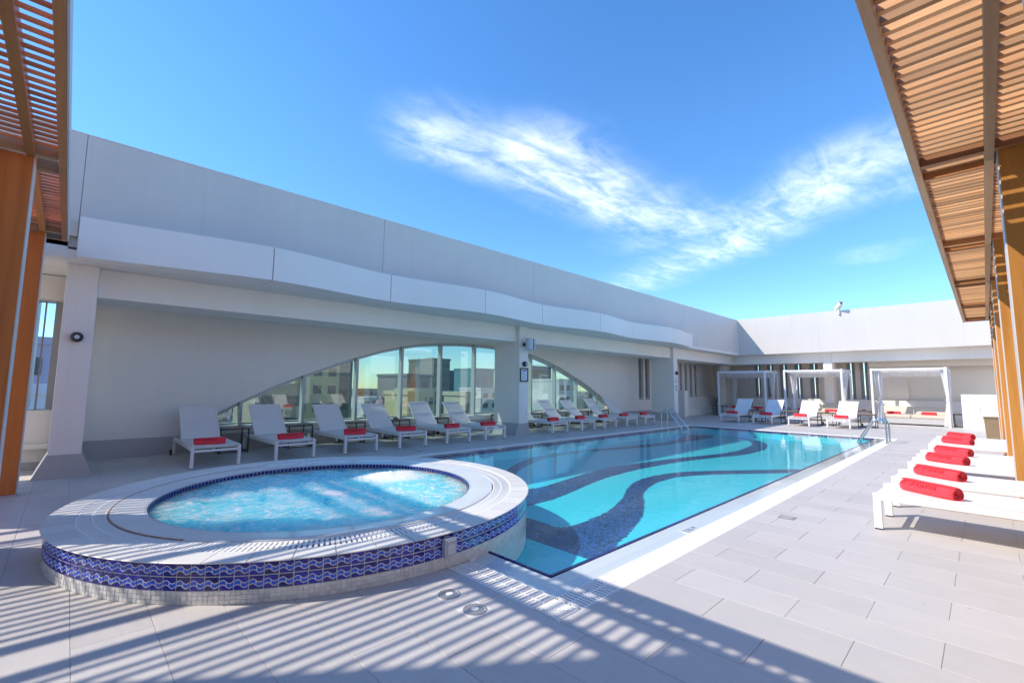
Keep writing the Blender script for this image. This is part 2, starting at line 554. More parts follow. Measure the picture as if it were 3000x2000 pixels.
class MB:
    def __init__(s):
        s.v, s.f, s.mi, s.uv = [], [], [], None

    def add(s, vs, fs, mi=0):
        k = len(s.v)
        s.v += [tuple(v) for v in vs]
        s.f += [tuple(i + k for i in f) for f in fs]
        s.mi += [mi] * len(fs)
        return s

    def box(s, x0, x1, y0, y1, z0, z1, mi=0, mat=None):
        vs = [(x0, y0, z0), (x1, y0, z0), (x1, y1, z0), (x0, y1, z0), (x0, y0, z1), (x1, y0, z1), (x1, y1, z1), (x0, y1, z1)]
        if mat is not None:
            vs = [mat @ Vector(v) for v in vs]
        return s.add(vs, BOXF, mi)

    def prism(s, poly, a0, a1, axis, mi=0):
        """extrude a 2-D polygon along an axis (0: poly=(y,z), 1: poly=(x,z), 2: poly=(x,y))"""
        def P(p, a):
            return {0: (a, p[0], p[1]), 1: (p[0], a, p[1]), 2: (p[0], p[1], a)}[axis]
        n = len(poly)
        vs = [P(p, a0) for p in poly] + [P(p, a1) for p in poly]
        fs = [tuple(range(n))[::-1], tuple(range(n, 2 * n))] + [(i, (i + 1) % n, n + (i + 1) % n, n + i) for i in range(n)]
        return s.add(vs, fs, mi)

    def tube(s, path, r, n=10, mi=0, caps=True):
        path = [Vector(p) for p in path]
        rs = r if isinstance(r, (list, tuple)) else [r] * len(path)
        vs, fs = [], []
        prev = None
        for i, p in enumerate(path):
            tg = (path[min(i + 1, len(path) - 1)] - path[max(i - 1, 0)]).normalized()
            if prev is None:
                a = tg.orthogonal().normalized()
            else:
                a = (prev - tg * prev.dot(tg)).normalized()
            prev = a
            bb = tg.cross(a)
            for k in range(n):
                an = 2 * PI * k / n
                vs.append(p + (a * math.cos(an) + bb * math.sin(an)) * rs[i])
        for i in range(len(path) - 1):
            for k in range(n):
                k2 = (k + 1) % n
                fs.append((i * n + k, i * n + k2, (i + 1) * n + k2, (i + 1) * n + k))
        if caps:
            fs.append(tuple(range(n))[::-1])
            fs.append(tuple(range((len(path) - 1) * n, len(path) * n)))
        return s.add(vs, fs, mi)

    def lathe(s, prof, n, c=(0, 0), closed=True, mi=0, a0=0.0, a1=2 * PI):
        """closed profile of (r, z) turned round a vertical axis"""
        full = abs(a1 - a0 - 2 * PI) < 1e-6
        vs, fs = [], []
        m_ = n if full else n + 1
        L = len(prof)
        for i in range(m_):
            an = a0 + (a1 - a0) * i / n
            for r, z in prof:
                vs.append((c[0] + r * math.cos(an), c[1] + r * math.sin(an), z))
        for i in range(n):
            j = (i + 1) % m_
            for k in range(L if closed else L - 1):
                k2 = (k + 1) % L
                fs.append((i * L + k, j * L + k, j * L + k2, i * L + k2))
        if not full and closed:
            fs.append(tuple(range(L))[::-1]); fs.append(tuple(range(n * L, n * L + L)))
        return s.add(vs, fs, mi)

    def mesh(s, name):
        me = bpy.data.meshes.new(name)
        me.from_pydata(s.v, [], s.f)
        if any(s.mi):
            me.polygons.foreach_set('material_index', s.mi)
        me.update()
        return me


def link(name, me, mats, parent=None, smooth=False, bevel=0.0):
    if isinstance(mats, str):
        mats = [mats]
    if not me.materials:
        for k in mats:
            me.materials.append(MATS[k])
    if smooth:
        me.polygons.foreach_set('use_smooth', [True] * len(me.polygons))
        try:
            me.set_sharp_from_angle(angle=math.radians(40))
        except Exception:
            pass
    o = bpy.data.objects.new(name, me)
    COL.objects.link(o)
    if parent is not None:
        o.parent = parent
    if bevel:
        bv = o.modifiers.new('bevel', 'BEVEL')
        bv.width = bevel; bv.segments = 2; bv.limit_method = 'ANGLE'
    return o


def part(name, mb, mats, parent=None, smooth=False, bevel=0.0, kind=None):
    o = link(name, mb.mesh(name), mats, parent, smooth, bevel)
    if kind:
        o['kind'] = kind
    return o


def tag(o, label=None, cat=None, group=None, kind=None):
    if label: o['label'] = label
    if cat: o['category'] = cat
    if group: o['group'] = group
    if kind: o['kind'] = kind
    return o


def empty(name, loc=(0, 0, 0), rz=0.0):
    o = bpy.data.objects.new(name, None)
    o.empty_display_size = 0.2
    o.location = loc
    o.rotation_euler = (0, 0, rz)
    COL.objects.link(o)
    return o


def copy_tree(o, parent=None):
    c = o.copy()
    COL.objects.link(c)
    c.parent = parent
    for ch in list(o.children):
        copy_tree(ch, c)
    return c


def quads(name, V, mats, mi=None, parent=None):
    """V: (N,4,3) array of loose quads"""
    V = np.asarray(V, dtype=np.float32)
    N = len(V)
    me = bpy.data.meshes.new(name)
    me.vertices.add(N * 4)
    me.vertices.foreach_set('co', V.reshape(-1))
    me.loops.add(N * 4)
    me.loops.foreach_set('vertex_index', np.arange(N * 4, dtype=np.int32))
    me.polygons.add(N)
    me.polygons.foreach_set('loop_start', np.arange(0, N * 4, 4, dtype=np.int32))
    for k in mats:
        me.materials.append(MATS[k])
    if mi is not None:
        me.polygons.foreach_set('material_index', np.asarray(mi, dtype=np.int32))
    me.update(calc_edges=True)
    return link(name, me, mats, parent)


def textmesh(body, size, extr=0.0):
    cu = bpy.data.curves.new('txt', 'FONT')
    cu.body = body
    cu.size = size
    cu.extrude = extr
    cu.resolution_u = 3
    o = bpy.data.objects.new('txt', cu)
    COL.objects.link(o)
    dg = bpy.context.evaluated_depsgraph_get()
    me = bpy.data.meshes.new_from_object(o.evaluated_get(dg))
    bpy.data.objects.remove(o)
    return me


# ================================================================== THE GROUND, FAR BELOW
g = MB(); g.add([(-6000, -6000, -48), (6000, -6000, -48), (6000, 6000, -48), (-6000, 6000, -48)], [(0, 1, 2, 3)])
tag(part('ground', g, 'city_sand'), kind='structure')

# ================================================================== DECK
PX0, PX1, PY0, PY1 = -8.07, -1.78, 2.150, 17.34          # outer edge of the pool gutter
BX0, BX1, BY0, BY1 = -7.60, -2.25, 2.61, 16.88           # water's edge of the basin
GX0, GX1, GY0, GY1 = -7.845, -2.005, 2.375, 17.115       # between curb and gutter
DX0, DX1, DY0, DY1 = -11.55, 4.2, -3.6, 28.0
dk = MB()
for x0, x1, y0, y1 in ((DX0, PX0, DY0, DY1), (PX1, DX1, DY0, DY1), (PX0, PX1, DY0, PY0), (PX0, PX1, PY1, DY1)):
    dk.box(x0, x1, y0, y1, -0.4, -0.0045)
deck = tag(part('deck_floor', dk, 'grout_grey'), kind='structure')

TL, TH = 0.700, 0.3465
tiles = []
r0 = math.floor((DY0 - 2.146) / TH)
r1 = math.ceil((DY1 - 2.146) / TH)
for r in range(r0, r1):
    ya, yb = 2.146 + r * TH, 2.146 + (r + 1) * TH
    sh = -1.23 if r % 2 == 0 else -0.88
    for k in range(math.floor((DX0 - sh) / TL), math.ceil((DX1 - sh) / TL)):
        xa, xb = sh + k * TL, sh + (k + 1) * TL
        a, b_, c_, d_ = max(xa, DX0) + .0012, min(xb, DX1) - .0012, max(ya, DY0) + .0012, min(yb, DY1) - .0012
        if b_ - a < .02 or d_ - c_ < .02:
            continue
        rects = [(a, b_, c_, d_)]
        if a < PX1 and b_ > PX0 and c_ < PY1 and d_ > PY0 + .002:      # cut round the pool
            rects = []
            if a < PX0 - .01: rects.append((a, PX0 - .003, c_, d_))
            if b_ > PX1 + .01: rects.append((PX1 + .003, b_, c_, d_))
            ia, ib = max(a, PX0), min(b_, PX1)
            if c_ < PY0 - .01: rects.append((ia, ib, c_, PY0 - .003))
            if d_ > PY1 + .01: rects.append((ia, ib, PY1 + .003, d_))
        tiles += rects


def proj(p):
    v = Vector(p) - CAM
    z = v.dot(fw)
    if z < .3:
        return None
    return (512 + v.dot(rt2) / z * 456.8, 341 - v.dot(up2) / z * 456.8)


SPA = (-5.10, 2.115)


def vis_area(rc):
    a, b_, c_, d_ = rc
    if math.hypot((a + b_) / 2 - SPA[0], (c_ + d_) / 2 - SPA[1]) < 2.1:
        return 0
    P = [proj((x, y, 0)) for x, y in ((a, c_), (b_, c_), (b_, d_), (a, d_))]
    if any(p is None for p in P):
        return 0
    if not any(-5 < p[0] < 1030 and -5 < p[1] < 690 for p in P):
        return 0
    return abs(sum(P[i][0] * P[(i + 1) % 4][1] - P[(i + 1) % 4][0] * P[i][1] for i in range(4))) / 2


tiles.sort(key=vis_area, reverse=True)
tmesh = {}
for i, (a, b_, c_, d_) in enumerate(tiles[:300]):
    key = (round(b_ - a, 3), round(d_ - c_, 3))
    if key not in tmesh:
        w_, h_ = key[0] / 2, key[1] / 2
        e = .0014
        mb = MB()
        vs_ = [(-w_, -h_, -.010), (w_, -h_, -.010), (w_, h_, -.010), (-w_, h_, -.010), (-w_, -h_, -e), (w_, -h_, -e), (w_, h_, -e), (-w_, h_, -e),
               (-w_ + e, -h_ + e, 0), (w_ - e, -h_ + e, 0), (w_ - e, h_ - e, 0), (-w_ + e, h_ - e, 0)]
        fs_ = []
        for l in (0, 4):
            for k in range(4):
                fs_.append((l + k, l + (k + 1) % 4, l + 4 + (k + 1) % 4, l + 4 + k))
        fs_.append((8, 9, 10, 11))
        mb.add(vs_, fs_)
        tmesh[key] = mb.mesh('tile')
    o = link('tile', tmesh[key], 'deck_tile', deck)
    o.location = ((a + b_) / 2, (c_ + d_) / 2, random.uniform(-.0008, .0008))
V = [[(a, c_, -.001), (b_, c_, -.001), (b_, d_, -.001), (a, d_, -.001)] for a, b_, c_, d_ in tiles[300:]]
tag(quads('far_tiles', V, ['deck_tile'], parent=deck), kind='stuff')

# ================================================================== POOL
FLOOR = -0.25
pb = MB()
pb.box(BX0 - .3, BX1 + .3, BY0 - .3, BY1 + .3, -0.6, FLOOR - .004)
# four basin walls with the sloping wet curb and the gutter channel behind it
def ring(mb, prof):
    """sweep profile of (outward offset from basin edge, z) round the basin rectangle with mitred corners"""
    n = len(prof)
    vs = []
    for cx, cy, sx, sy in ((BX0, BY0, -1, -1), (BX1, BY0, 1, -1), (BX1, BY1, 1, 1), (BX0, BY1, -1, 1)):
        vs += [(cx + sx * o_, cy + sy * o_, z) for o_, z in prof]
    fs = []
    for i in range(4):
        j = (i + 1) % 4
        for k in range(n - 1):
            fs.append((i * n + k, j * n + k, j * n + k + 1, i * n + k + 1))
    mb.add(vs, fs)


basin = tag(part('pool_basin', pb, 'pool_grout'), kind='structure')
cb = MB(); ring(cb, [(0.0, -.03), (0.012, -.012), (0.13, -.016), (0.23, -.030), (0.245, -.034), (0.245, -.12), (0.468, -.12), (0.468, -.002), (0.476, -.002)])
part('curb', cb, 'curb_white', basin)
ch = MB(); ring(ch, [(0.247, -.055), (0.466, -.055)])
part('gutter_channel', ch, 'channel_dark', basin)
gw = MB(); ring(gw, [(0.0, FLOOR - .01), (0.0, -.03)])
part('wall_lining', gw, 'pool_tile', basin)

# mosaic floor and walls: every tessera a real quad, dark ones follow the wavy bands
def cr(P, n=12):
    P = [np.array(p, float) for p in P]
    out = []
    for i in range(len(P) - 1):
        p0, p1, p2, p3 = P[max(i - 1, 0)], P[i], P[i + 1], P[min(i + 2, len(P) - 1)]
        for k in range(n):
            u_ = k / n
            out.append(.5 * ((2 * p1) + (-p0 + p2) * u_ + (2 * p0 - 5 * p1 + 4 * p2 - p3) * u_ ** 2 + (-p0 + 3 * p1 - 3 * p2 + p3) * u_ ** 3))
    out.append(P[-1])
    return np.array(out)


B3u = [(-4.5, 4.20), (-4.06, 4.22), (-3.78, 4.22), (-3.48, 4.24), (-3.47, 4.74), (-3.53, 5.2), (-3.68, 5.68), (-3.89, 6.2), (-4.12, 6.66), (-4.32, 7.25), (-4.37, 7.92), (-4.23, 8.70), (-3.96, 9.17), (-3.58, 9.73), (-3.08, 10.43), (-2.74, 10.87), (-2.1, 11.6)]
B3l = [(-4.3, 3.68), (-3.53, 3.66), (-3.12, 3.65), (-2.67, 3.64), (-2.2, 3.63), (-2.2, 3.9), (-2.68, 4.14), (-2.82, 4.57), (-3.06, 5.27), (-3.43, 6.0), (-3.74, 6.51), (-3.96, 7.17), (-4.03, 7.68), (-4.0, 8.2), (-3.7, 8.9), (-3.14, 9.69), (-2.65, 10.37), (-2.0, 11.1)]
B2u = [(-5.2, 4.6), (-5.16, 5.36), (-5.14, 5.81), (-5.26, 6.54), (-5.39, 7.39), (-5.43, 8.24), (-5.31, 9.24), (-5.1, 10.45), (-4.82, 11.5), (-4.68, 12.4), (-4.68, 13.4), (-4.84, 14.5), (-5.03, 15.1), (-5.33, 15.7), (-5.69, 16.1), (-5.94, 16.25)]
B2l = [(-4.3, 4.1), (-4.44, 4.61), (-4.44, 5.18), (-4.59, 5.9), (-4.77, 6.68), (-4.87, 7.38), (-4.91, 8.53), (-4.80, 9.85), (-4.58, 11.0), (-4.30, 12.0), (-4.20, 12.9), (-4.26, 13.9), (-4.56, 15.0), (-4.91, 15.7), (-5.4, 16.25), (-5.9, 16.4)]
B1u = [(-6.0, 5.7), (-6.64, 6.34), (-7.13, 7.19), (-7.40, 7.9), (-7.5, 8.83), (-7.42, 9.78), (-7.22, 10.69), (-7.0, 11.96), (-6.86, 13.3), (-7.2, 15.2), (-7.3, 16.0), (-6.9, 16.4)]
B1l = [(-5.6, 5.5), (-6.39, 6.40), (-6.97, 7.6), (-7.15, 8.34), (-7.16, 9.38), (-6.98, 10.27), (-6.7, 11.41), (-6.5, 12.6), (-6.5, 13.9), (-6.45, 15.2), (-6.6, 16.35)]
polys = [np.vstack([cr(a), cr(b_)[::-1]]) for a, b_ in ((B3u, B3l), (B2u, B2l), (B1u, B1l))]


def inside(px, py, poly):
    res = np.zeros(px.shape, bool)
    n = len(poly)
    for i in range(n):
        x0, y0 = poly[i]; x1, y1 = poly[(i + 1) % n]
        if y0 == y1:
            continue
        c_ = ((y0 > py) != (y1 > py)) & (px < (x1 - x0) * (py - y0) / (y1 - y0) + x0)
        res ^= c_
    return res


pt = 0.0315
nx, ny = int((BX1 - BX0) / pt), int((BY1 - BY0) / pt)
gx, gy = np.meshgrid(BX0 + (np.arange(nx) + .5) * (BX1 - BX0) / nx, BY0 + (np.arange(ny) + .5) * (BY1 - BY0) / ny)
gx, gy = gx.ravel(), gy.ravel()
keep = np.hypot(gx - SPA[0], gy - SPA[1]) > 2.2
gx, gy = gx[keep], gy[keep]
dark = np.zeros(gx.shape, bool)
for P in polys:
    dark |= inside(gx, gy, P)
HW, HH = (BX1 - BX0) / nx / 2 - .0028, (BY1 - BY0) / ny / 2 - .0028
def tess(mask, name, mat, k_=0.0):
    hw, hh = HW + k_, HH + k_
    x, y = gx[mask], gy[mask]
    z = np.full(x.shape, FLOOR)
    V = np.stack([np.stack([x - hw, y - hh, z], 1), np.stack([x + hw, y - hh, z], 1), np.stack([x + hw, y + hh, z], 1), np.stack([x - hw, y + hh, z], 1)], 1)
    tag(quads(name, V, [mat], parent=basin), kind='stuff')
tess(~dark, 'aqua_mosaic', 'pool_tile')
tess(dark, 'dark_mosaic', 'pool_tile_dark', .001)

# band of navy tesserae just under the water line on the left and far walls, and the navy edge tiles all round
V = []
s_ = .05
for k in range(int((BY1 - BY0) / s_)):
    y0, y1 = BY0 + k * s_ + .003, BY0 + (k + 1) * s_ - .003
    for z0, z1 in ((-.075, -.032),):
        V.append([(BX0 + .003, y1, z0), (BX0 + .003, y0, z0), (BX0 + .003, y0, z1), (BX0 + .003, y1, z1)])
for k in range(int((BX1 - BX0) / s_)):
    x0, x1 = BX0 + k * s_ + .003, BX0 + (k + 1) * s_ - .003
    V.append([(x0, BY1 - .003, -.075), (x1, BY1 - .003, -.075), (x1, BY1 - .003, -.032), (x0, BY1 - .003, -.032)])
tag(quads('waterline_mosaic', V, ['navy_tile'], parent=basin), kind='stuff')
em = MB().box(-.1215, .1215, -.011, .011, -.03, -.006).mesh('edge_tile')
n_ = round((BY1 - BY0) / .25)
for k in range(n_):
    y = BY0 + (k + .5) * (BY1 - BY0) / n_
    for x in (BX0 + .012, BX1 - .012):
        o = link('edge_tile', em, 'navy_tile', basin); o.location = (x, y, 0); o.rotation_euler = (0, 0, PI / 2)
n_ = round((BX1 - BX0) / .25)
for k in range(n_):
    x = BX0 + (k + .5) * (BX1 - BX0) / n_
    for y in (BY0 + .012, BY1 - .012):
        if y < 3 and math.hypot(x - SPA[0], y - SPA[1]) < 2.2:
            continue
        o = link('edge_tile', em, 'navy_tile', basin); o.location = (x, y, 0)

# gutter grating: cross slats on two bearers, one run for each side
def grate_run(horizontal, a0, a1, c0, c1, skip=None):
    mb = MB()
    n = int((a1 - a0) / .0335)
    for k in range(n):
        a = a0 + (k + .5) * (a1 - a0) / n
        if skip and skip(a, (c0 + c1) / 2):
            continue
        for d0, d1 in ((c0 + .004, (c0 + c1) / 2 - .007), ((c0 + c1) / 2 + .007, c1 - .004)):
            if horizontal: mb.box(a - .0100, a + .0100, d0, d1, -.022, -.003)
            else: mb.box(d0, d1, a - .0100, a + .0100, -.022, -.003)
    for e in (c0 + .001, (c0 + c1) / 2 - .008, c1 - .011):
        if skip:
            a0_ = -3.0
        else:
            a0_ = a0
        w = .016 if abs(e - (c0 + c1) / 2) < .02 else .010
        if horizontal: mb.box(a0_, a1, e, e + w, -.021, -.0036)
        else: mb.box(e, e + w, a0_, a1, -.021, -.0036)
    tag(part('grating', mb, 'grate_white', basin), kind='stuff')


insp = lambda x, y: math.hypot(x - SPA[0], y - SPA[1]) < 2.22
grate_run(False, GY0 + .001, GY1 - .001, GX1, PX1)
grate_run(False, GY0 + .001, GY1 - .001, PX0, GX0)
grate_run(True, GX0 + .001, GX1 - .001, GY1, PY1)
grate_run(True, GX0 + .001, GX1 - .001, PY0, GY0, insp)
for cx0, cx1, cy0, cy1 in ((GX1, PX1, PY0, GY0), (GX1, PX1, GY1, PY1), (PX0, GX0, GY1, PY1)):
    mb = MB()
    for k in range(11):
        a = k * .0195 + .006
        mb.box(cx0 + a, cx1 - .003, cy0 + .004 + .0 * a, cy0 + .014, -.02, -.0034) if False else None
        f0 = (k + .5) / 11
        mb.box(cx0 + .004 + f0 * .2, cx0 + .012 + f0 * .2, cy0 + .006, cy0 + .012 + f0 * .2, -.02, -.003)
        mb.box(cx0 + .006, cx0 + .012 + f0 * .2 - .008, cy0 + .004 + f0 * .2, cy0 + .012 + f0 * .2, -.02, -.0034)
    mb.box(cx0 + .003, cx1 - .003, cy0 + .003, cy1 - .003, -.024, -.012)
    part('corner_grating', mb, 'grate_white', basin)

# depth mark set into the curb
mb = MB().box(-2.145, -2.012, 4.38, 4.66, -.04, -.0135)
o = part('depth_mark', mb, 'mosaic_white', basin)
tm = textmesh('0.96 M', 0.082)
for v in tm.vertices:
    x, y = v.co.x, v.co.y
    v.co = (-2.035 - y * 1.25, 4.40 + x * .96, -.0125)
l_ = link('lettering', tm, 'navy_print', o)

# water sheet
w = MB()
N = 2
w.add([(GX0, GY0, -.0115), (GX1, GY0, -.0115), (GX1, GY1, -.0115), (GX0, GY1, -.0115)], [(0, 1, 2, 3)])
tag(part('pool_water', w, 'pool_water'), kind='structure')

# ================================================================== WHIRLPOOL
ZT = 0.262
SK = 0.984
spa = empty('whirlpool_tub', (SPA[0], SPA[1], 0))
spa.scale = (SK, SK, 1)
tag(spa, 'round raised whirlpool tub with blue wave tiles built into the pool corner', 'whirlpool')
mb = MB(); mb.lathe([(2.244, -.5), (2.244, ZT - .012), (2.06, ZT - .012), (2.06, ZT - .07), (1.862, ZT - .07), (1.862, ZT - .012), (1.60, ZT - .016), (1.594, ZT - .03), (1.594, -.2), (1.2, -.5)], 192)
part('tub_wall', mb, 'grout_white', spa, smooth=True)
# coping tiles
nC = 52
for k in range(nC):
    a0 = 2 * PI * k / nC + .0018
    a1 = 2 * PI * (k + 1) / nC - .0018
    if k == 0:
        cm = MB().lathe([(2.072, ZT - .011), (2.262, ZT - .011), (2.270, ZT - .004), (2.266, ZT), (2.074, ZT)], 4, a0=a0, a1=a1).mesh('coping_tile')
    o = link('coping_tile', cm, 'coping_white', spa); o.rotation_euler = (0, 0, 2 * PI * k / nC)
# inner coping
for k in range(nC - 6):
    n2 = nC - 6
    if k == 0:
        cm2 = MB().lathe([(1.590, ZT - .026), (1.862, ZT - .011), (1.856, ZT + .002), (1.80, ZT + .001), (1.60, ZT - .014)], 4, a0=.0004, a1=2 * PI / n2 - .0004).mesh('inner_coping_tile')
    o = link('inner_coping_tile', cm2, 'curb_white', spa); o.rotation_euler = (0, 0, 2 * PI * k / n2)
mb = MB(); mb.lathe([(1.858, ZT - .02), (1.868, ZT - .02), (1.868, ZT + .0045), (1.858, ZT + .0045)], 60, a0=-PI * .98, a1=-PI * .30)
part('copper_edging', mb, 'copper_edge', spa)
# radial grating
mb = MB()
nG = 340
for k in range(nG):
    a = 2 * PI * k / nG
    M = Matrix.Rotation(a, 4, 'Z')
    mb.box(1.874, 1.958, -.0098, .0098, ZT - .022, ZT - .004, mat=M)
    mb.box(1.974, 2.064, -.0104, .0104, ZT - .022, ZT - .004, mat=M)
for r_ in (1.872, 1.958, 2.058):
    mb.lathe([(r_, ZT - .021), (r_ + .014, ZT - .021), (r_ + .014, ZT - .0045), (r_, ZT - .0045)], 160)
tag(part('ring_grating', mb, 'grate_white', spa), kind='stuff')
mb = MB(); mb.lathe([(1.866, ZT - .06), (2.058, ZT - .06), (2.058, ZT - .064), (1.866, ZT - .064)], 120)
part('gutter_channel', mb, 'channel_dark', spa)
# navy inner edge
nI = 200
V, = [[]]
for k in range(nI):
    a0, a1 = 2 * PI * (k + .06) / nI, 2 * PI * (k + .94) / nI
    V.append([(1.5935 * math.cos(a), 1.590 * math.sin(a), z) for a, z in ((a1, ZT - .125), (a0, ZT - .125), (a0, ZT - .022), (a1, ZT - .022))])
    V.append([(r_ * math.cos(a), r_ * math.sin(a), ZT - .0125 - (1.612 - r_) * .3) for a, r_ in ((a0, 1.585), (a0, 1.612), (a1, 1.612), (a1, 1.585))])
tag(quads('inner_edge_mosaic', V, ['navy_tile'], parent=spa), kind='stuff')
# wave tiles, two rows
nT = 158
da = 2 * PI / nT
TR = 2.2478
def tile_mesh():
    mb = MB()
    segs = 3
    vs, fs, uvs = [], [], []
    h0, h1 = 0.0, 0.083
    for i in range(segs + 1):
        a = da * (.045 + .91 * i / segs)
        for z, vv in ((h0 + .003, 0), (h1 - .003, 1)):
            vs.append((TR * math.cos(a), TR * math.sin(a), z)); uvs.append((i / segs, vv))
    for i in range(segs):
        fs.append((i * 2, i * 2 + 2, i * 2 + 3, i * 2 + 1))
    n = len(vs)
    for i in range(segs + 1):
        a = da * (.045 + .91 * i / segs)
        for z, vv in ((h0 + .003, 0), (h1 - .003, 1)):
            vs.append(((TR - .009) * math.cos(a), (TR - .009) * math.sin(a), z)); uvs.append((i / segs, vv))
    for i in range(segs):
        fs.append((i * 2 + 1, i * 2 + 3, n + i * 2 + 3, n + i * 2 + 1))
        fs.append((i * 2 + 2, i * 2, n + i * 2, n + i * 2 + 2))
    fs.append((0, 1, n + 1, n)); fs.append((segs * 2 + 1, segs * 2, n + segs * 2, n + segs * 2 + 1))
    mb.add(vs, fs)
    me = mb.mesh('wave_tile')
    ul = me.uv_layers.new(name='UVMap')
    for l in me.loops:
        ul.data[l.index].uv = uvs[l.vertex_index]
    return me
wt = tile_mesh()
restV = []
for k in range(nT):
    a = da * (k + .5)
    deg = math.degrees(a) % 360
    near = deg > 205 or deg < 62
    for row in range(2):
        z0 = .084 + row * .0855
        if near:
            o = link('wave_tile', wt, 'spa_tile', spa)
            o.rotation_euler = (0, 0, da * k); o.location = (0, 0, z0)
        else:
            a0, a1 = da * (k + .03), da * (k + .97)
            restV.append([(TR * math.cos(q_), TR * math.sin(q_), z) for q_, z in ((a0, z0 + .002), (a1, z0 + .002), (a1, z0 + .081), (a0, z0 + .081))])
tag(quads('hidden_wave_tiles', restV, ['navy_tile'], parent=spa), kind='stuff')
# white mosaic foot
V = []
nM = 420
for k in range(nM):
    a0, a1 = 2 * PI * (k + .05) / nM, 2 * PI * (k + .95) / nM
    for row in range(-4, 3):
        z0 = .001 + row * .0275 + .001
        rr = 2.2475 + random.uniform(-.0012, .0012)
        V.append([(rr * math.cos(q_), rr * math.sin(q_), z) for q_, z in ((a0, z0), (a1, z0), (a1, z0 + .0255), (a0, z0 + .0255))])
tag(quads('white_mosaic', V, ['mosaic_white'], parent=spa), kind='stuff')

# spa water surface, stirred up
n = 150
rad = 1.592 * SK
vs_, fs_ = [], []
idx = {}
for i in range(n + 1):
    for j in range(n + 1):
        x, y = (i / n * 2 - 1) * rad, (j / n * 2 - 1) * rad
        # square to disc
        u_, v_ = i / n * 2 - 1, j / n * 2 - 1
        x = u_ * math.sqrt(1 - v_ * v_ / 2) * rad
        y = v_ * math.sqrt(1 - u_ * u_ / 2) * rad
        px, py = x + SPA[0], y + SPA[1]
        edge = min(1, (rad - math.hypot(x, y)) / .12 + .15)
        h = noise.fractal(Vector((px * 2.4, py * 3.4, 1.7)), 1.0, 2.1, 4) * .022 + noise.fractal(Vector((px * 8, py * 11, 4.2)), .9, 2.1, 3) * .010
        jt = math.exp(-((px + 5.35) ** 2 + (py - 3.05) ** 2) / .12) * .05 + math.exp(-((px + 4.95) ** 2 + (py - 2.15) ** 2) / .05) * .02
        h += jt * (1 + .5 * noise.noise(Vector((px * 14, py * 14, 0))))
        vs_.append((px, py, ZT - .062 + h * edge))
for i in range(n):
    for j in range(n):
        k = i * (n + 1) + j
        fs_.append((k, k + n + 1, k + n + 2, k + 1))
bd = [i * (n + 1) for i in range(n)] + [n * (n + 1) + j for j in range(n)] + [i * (n + 1) + n for i in range(n, 0, -1)] + [j for j in range(n, 0, -1)]
k0 = len(vs_)
vs_ += [(vs_[i][0], vs_[i][1], -.45) for i in bd]
L_ = len(bd)
fs_ += [(bd[(i + 1) % L_], bd[i], k0 + i, k0 + (i + 1) % L_) for i in range(L_)]
fs_.append(tuple(range(k0, k0 + L_))[::-1])
mb = MB().add(vs_, fs_)
tag(part('spa_water', mb, 'spa_water', smooth=True), kind='structure')

# switch box on the tub wall
a = math.atan2(2.14 - SPA[1], -2.86 - SPA[0])
sb = empty('switch_box', (SPA[0] + 2.262 * SK * math.cos(a), SPA[1] + 2.262 * SK * math.sin(a), .092), a)
tag(sb, 'small grey switch box fixed on the blue wave tiles', 'switch box')
part('housing', MB().box(-.012, .035, -.055, .055, 0, .135), 'grey_plastic', sb, bevel=.006)
part('cover', MB().box(.034, .042, -.036, .036, .02, .10), 'lens_grey', sb, bevel=.004)
part('hinge', MB().box(.034, .045, -.04, .04, .108, .124), 'grey_plastic', sb)

# ================================================================== LEFT SIDE: COLUMNS, WALL, BEAMS
XC = -9.37
def column(yc, label, nm='column'):
    c = empty(nm, (XC, yc, 0))
    tag(c, label, 'column', 'columns along the window wall')
    hw = .18
    mb = MB().box(-1.09, 0, -hw, hw, .335, 3.17)
    part('shaft', mb, 'wall_white', c, bevel=.008)
    mb = MB().prism([(-.325, 0), (.325, 0), (hw + .004, .338), (-hw - .004, .338)], -1.094, .004, 0)
    part('flared_foot', mb, 'skirting_grey', c)
    return c
column(0.0, 'grey-white column beside the red timber post, a lamp but no sign on it')
column(9.57, 'grey-white column carrying the loudspeaker and the framed notice')
column(19.1, 'grey-white column behind the pool ladder with two small warning signs')

# window wall with the shallow arched opening
XW = -11.30
AR = [(0, 2.755), (.7, 2.745), (1.5, 2.69), (2.2, 2.615), (2.8, 2.50), (3.4, 2.36), (4.0, 2.17), (4.6, 1.96), (5.3, 1.69), (6.0, 1.41), (6.7, 1.06), (7.3, .72), (7.65, .47)]
def arch(y):
    dd = abs(y - 9.48)
    for (a, za), (b_, zb) in zip(AR, AR[1:]):
        if a <= dd <= b_:
            return za + (zb - za) * (dd - a) / (b_ - a)
    return .0
SILL = .456
wallE = empty('window_wall', (XW, 9.48, 0))
tag(wallE, 'long white wall behind the loungers with a wide shallow arched window', 'wall')
def wp(mb):   # wall parts are written in world coordinates, shift into the wall's frame
    mb.v = [(x - XW, y - 9.48, z) for x, y, z in mb.v]
    return mb
ys = [1.83] + [9.48 + s * a for s in (-1, 1) for a in np.linspace(0, 7.65, 54)] + [17.13]
ys = sorted(set(round(y, 4) for y in ys))
mb = MB()
TOP = 3.6
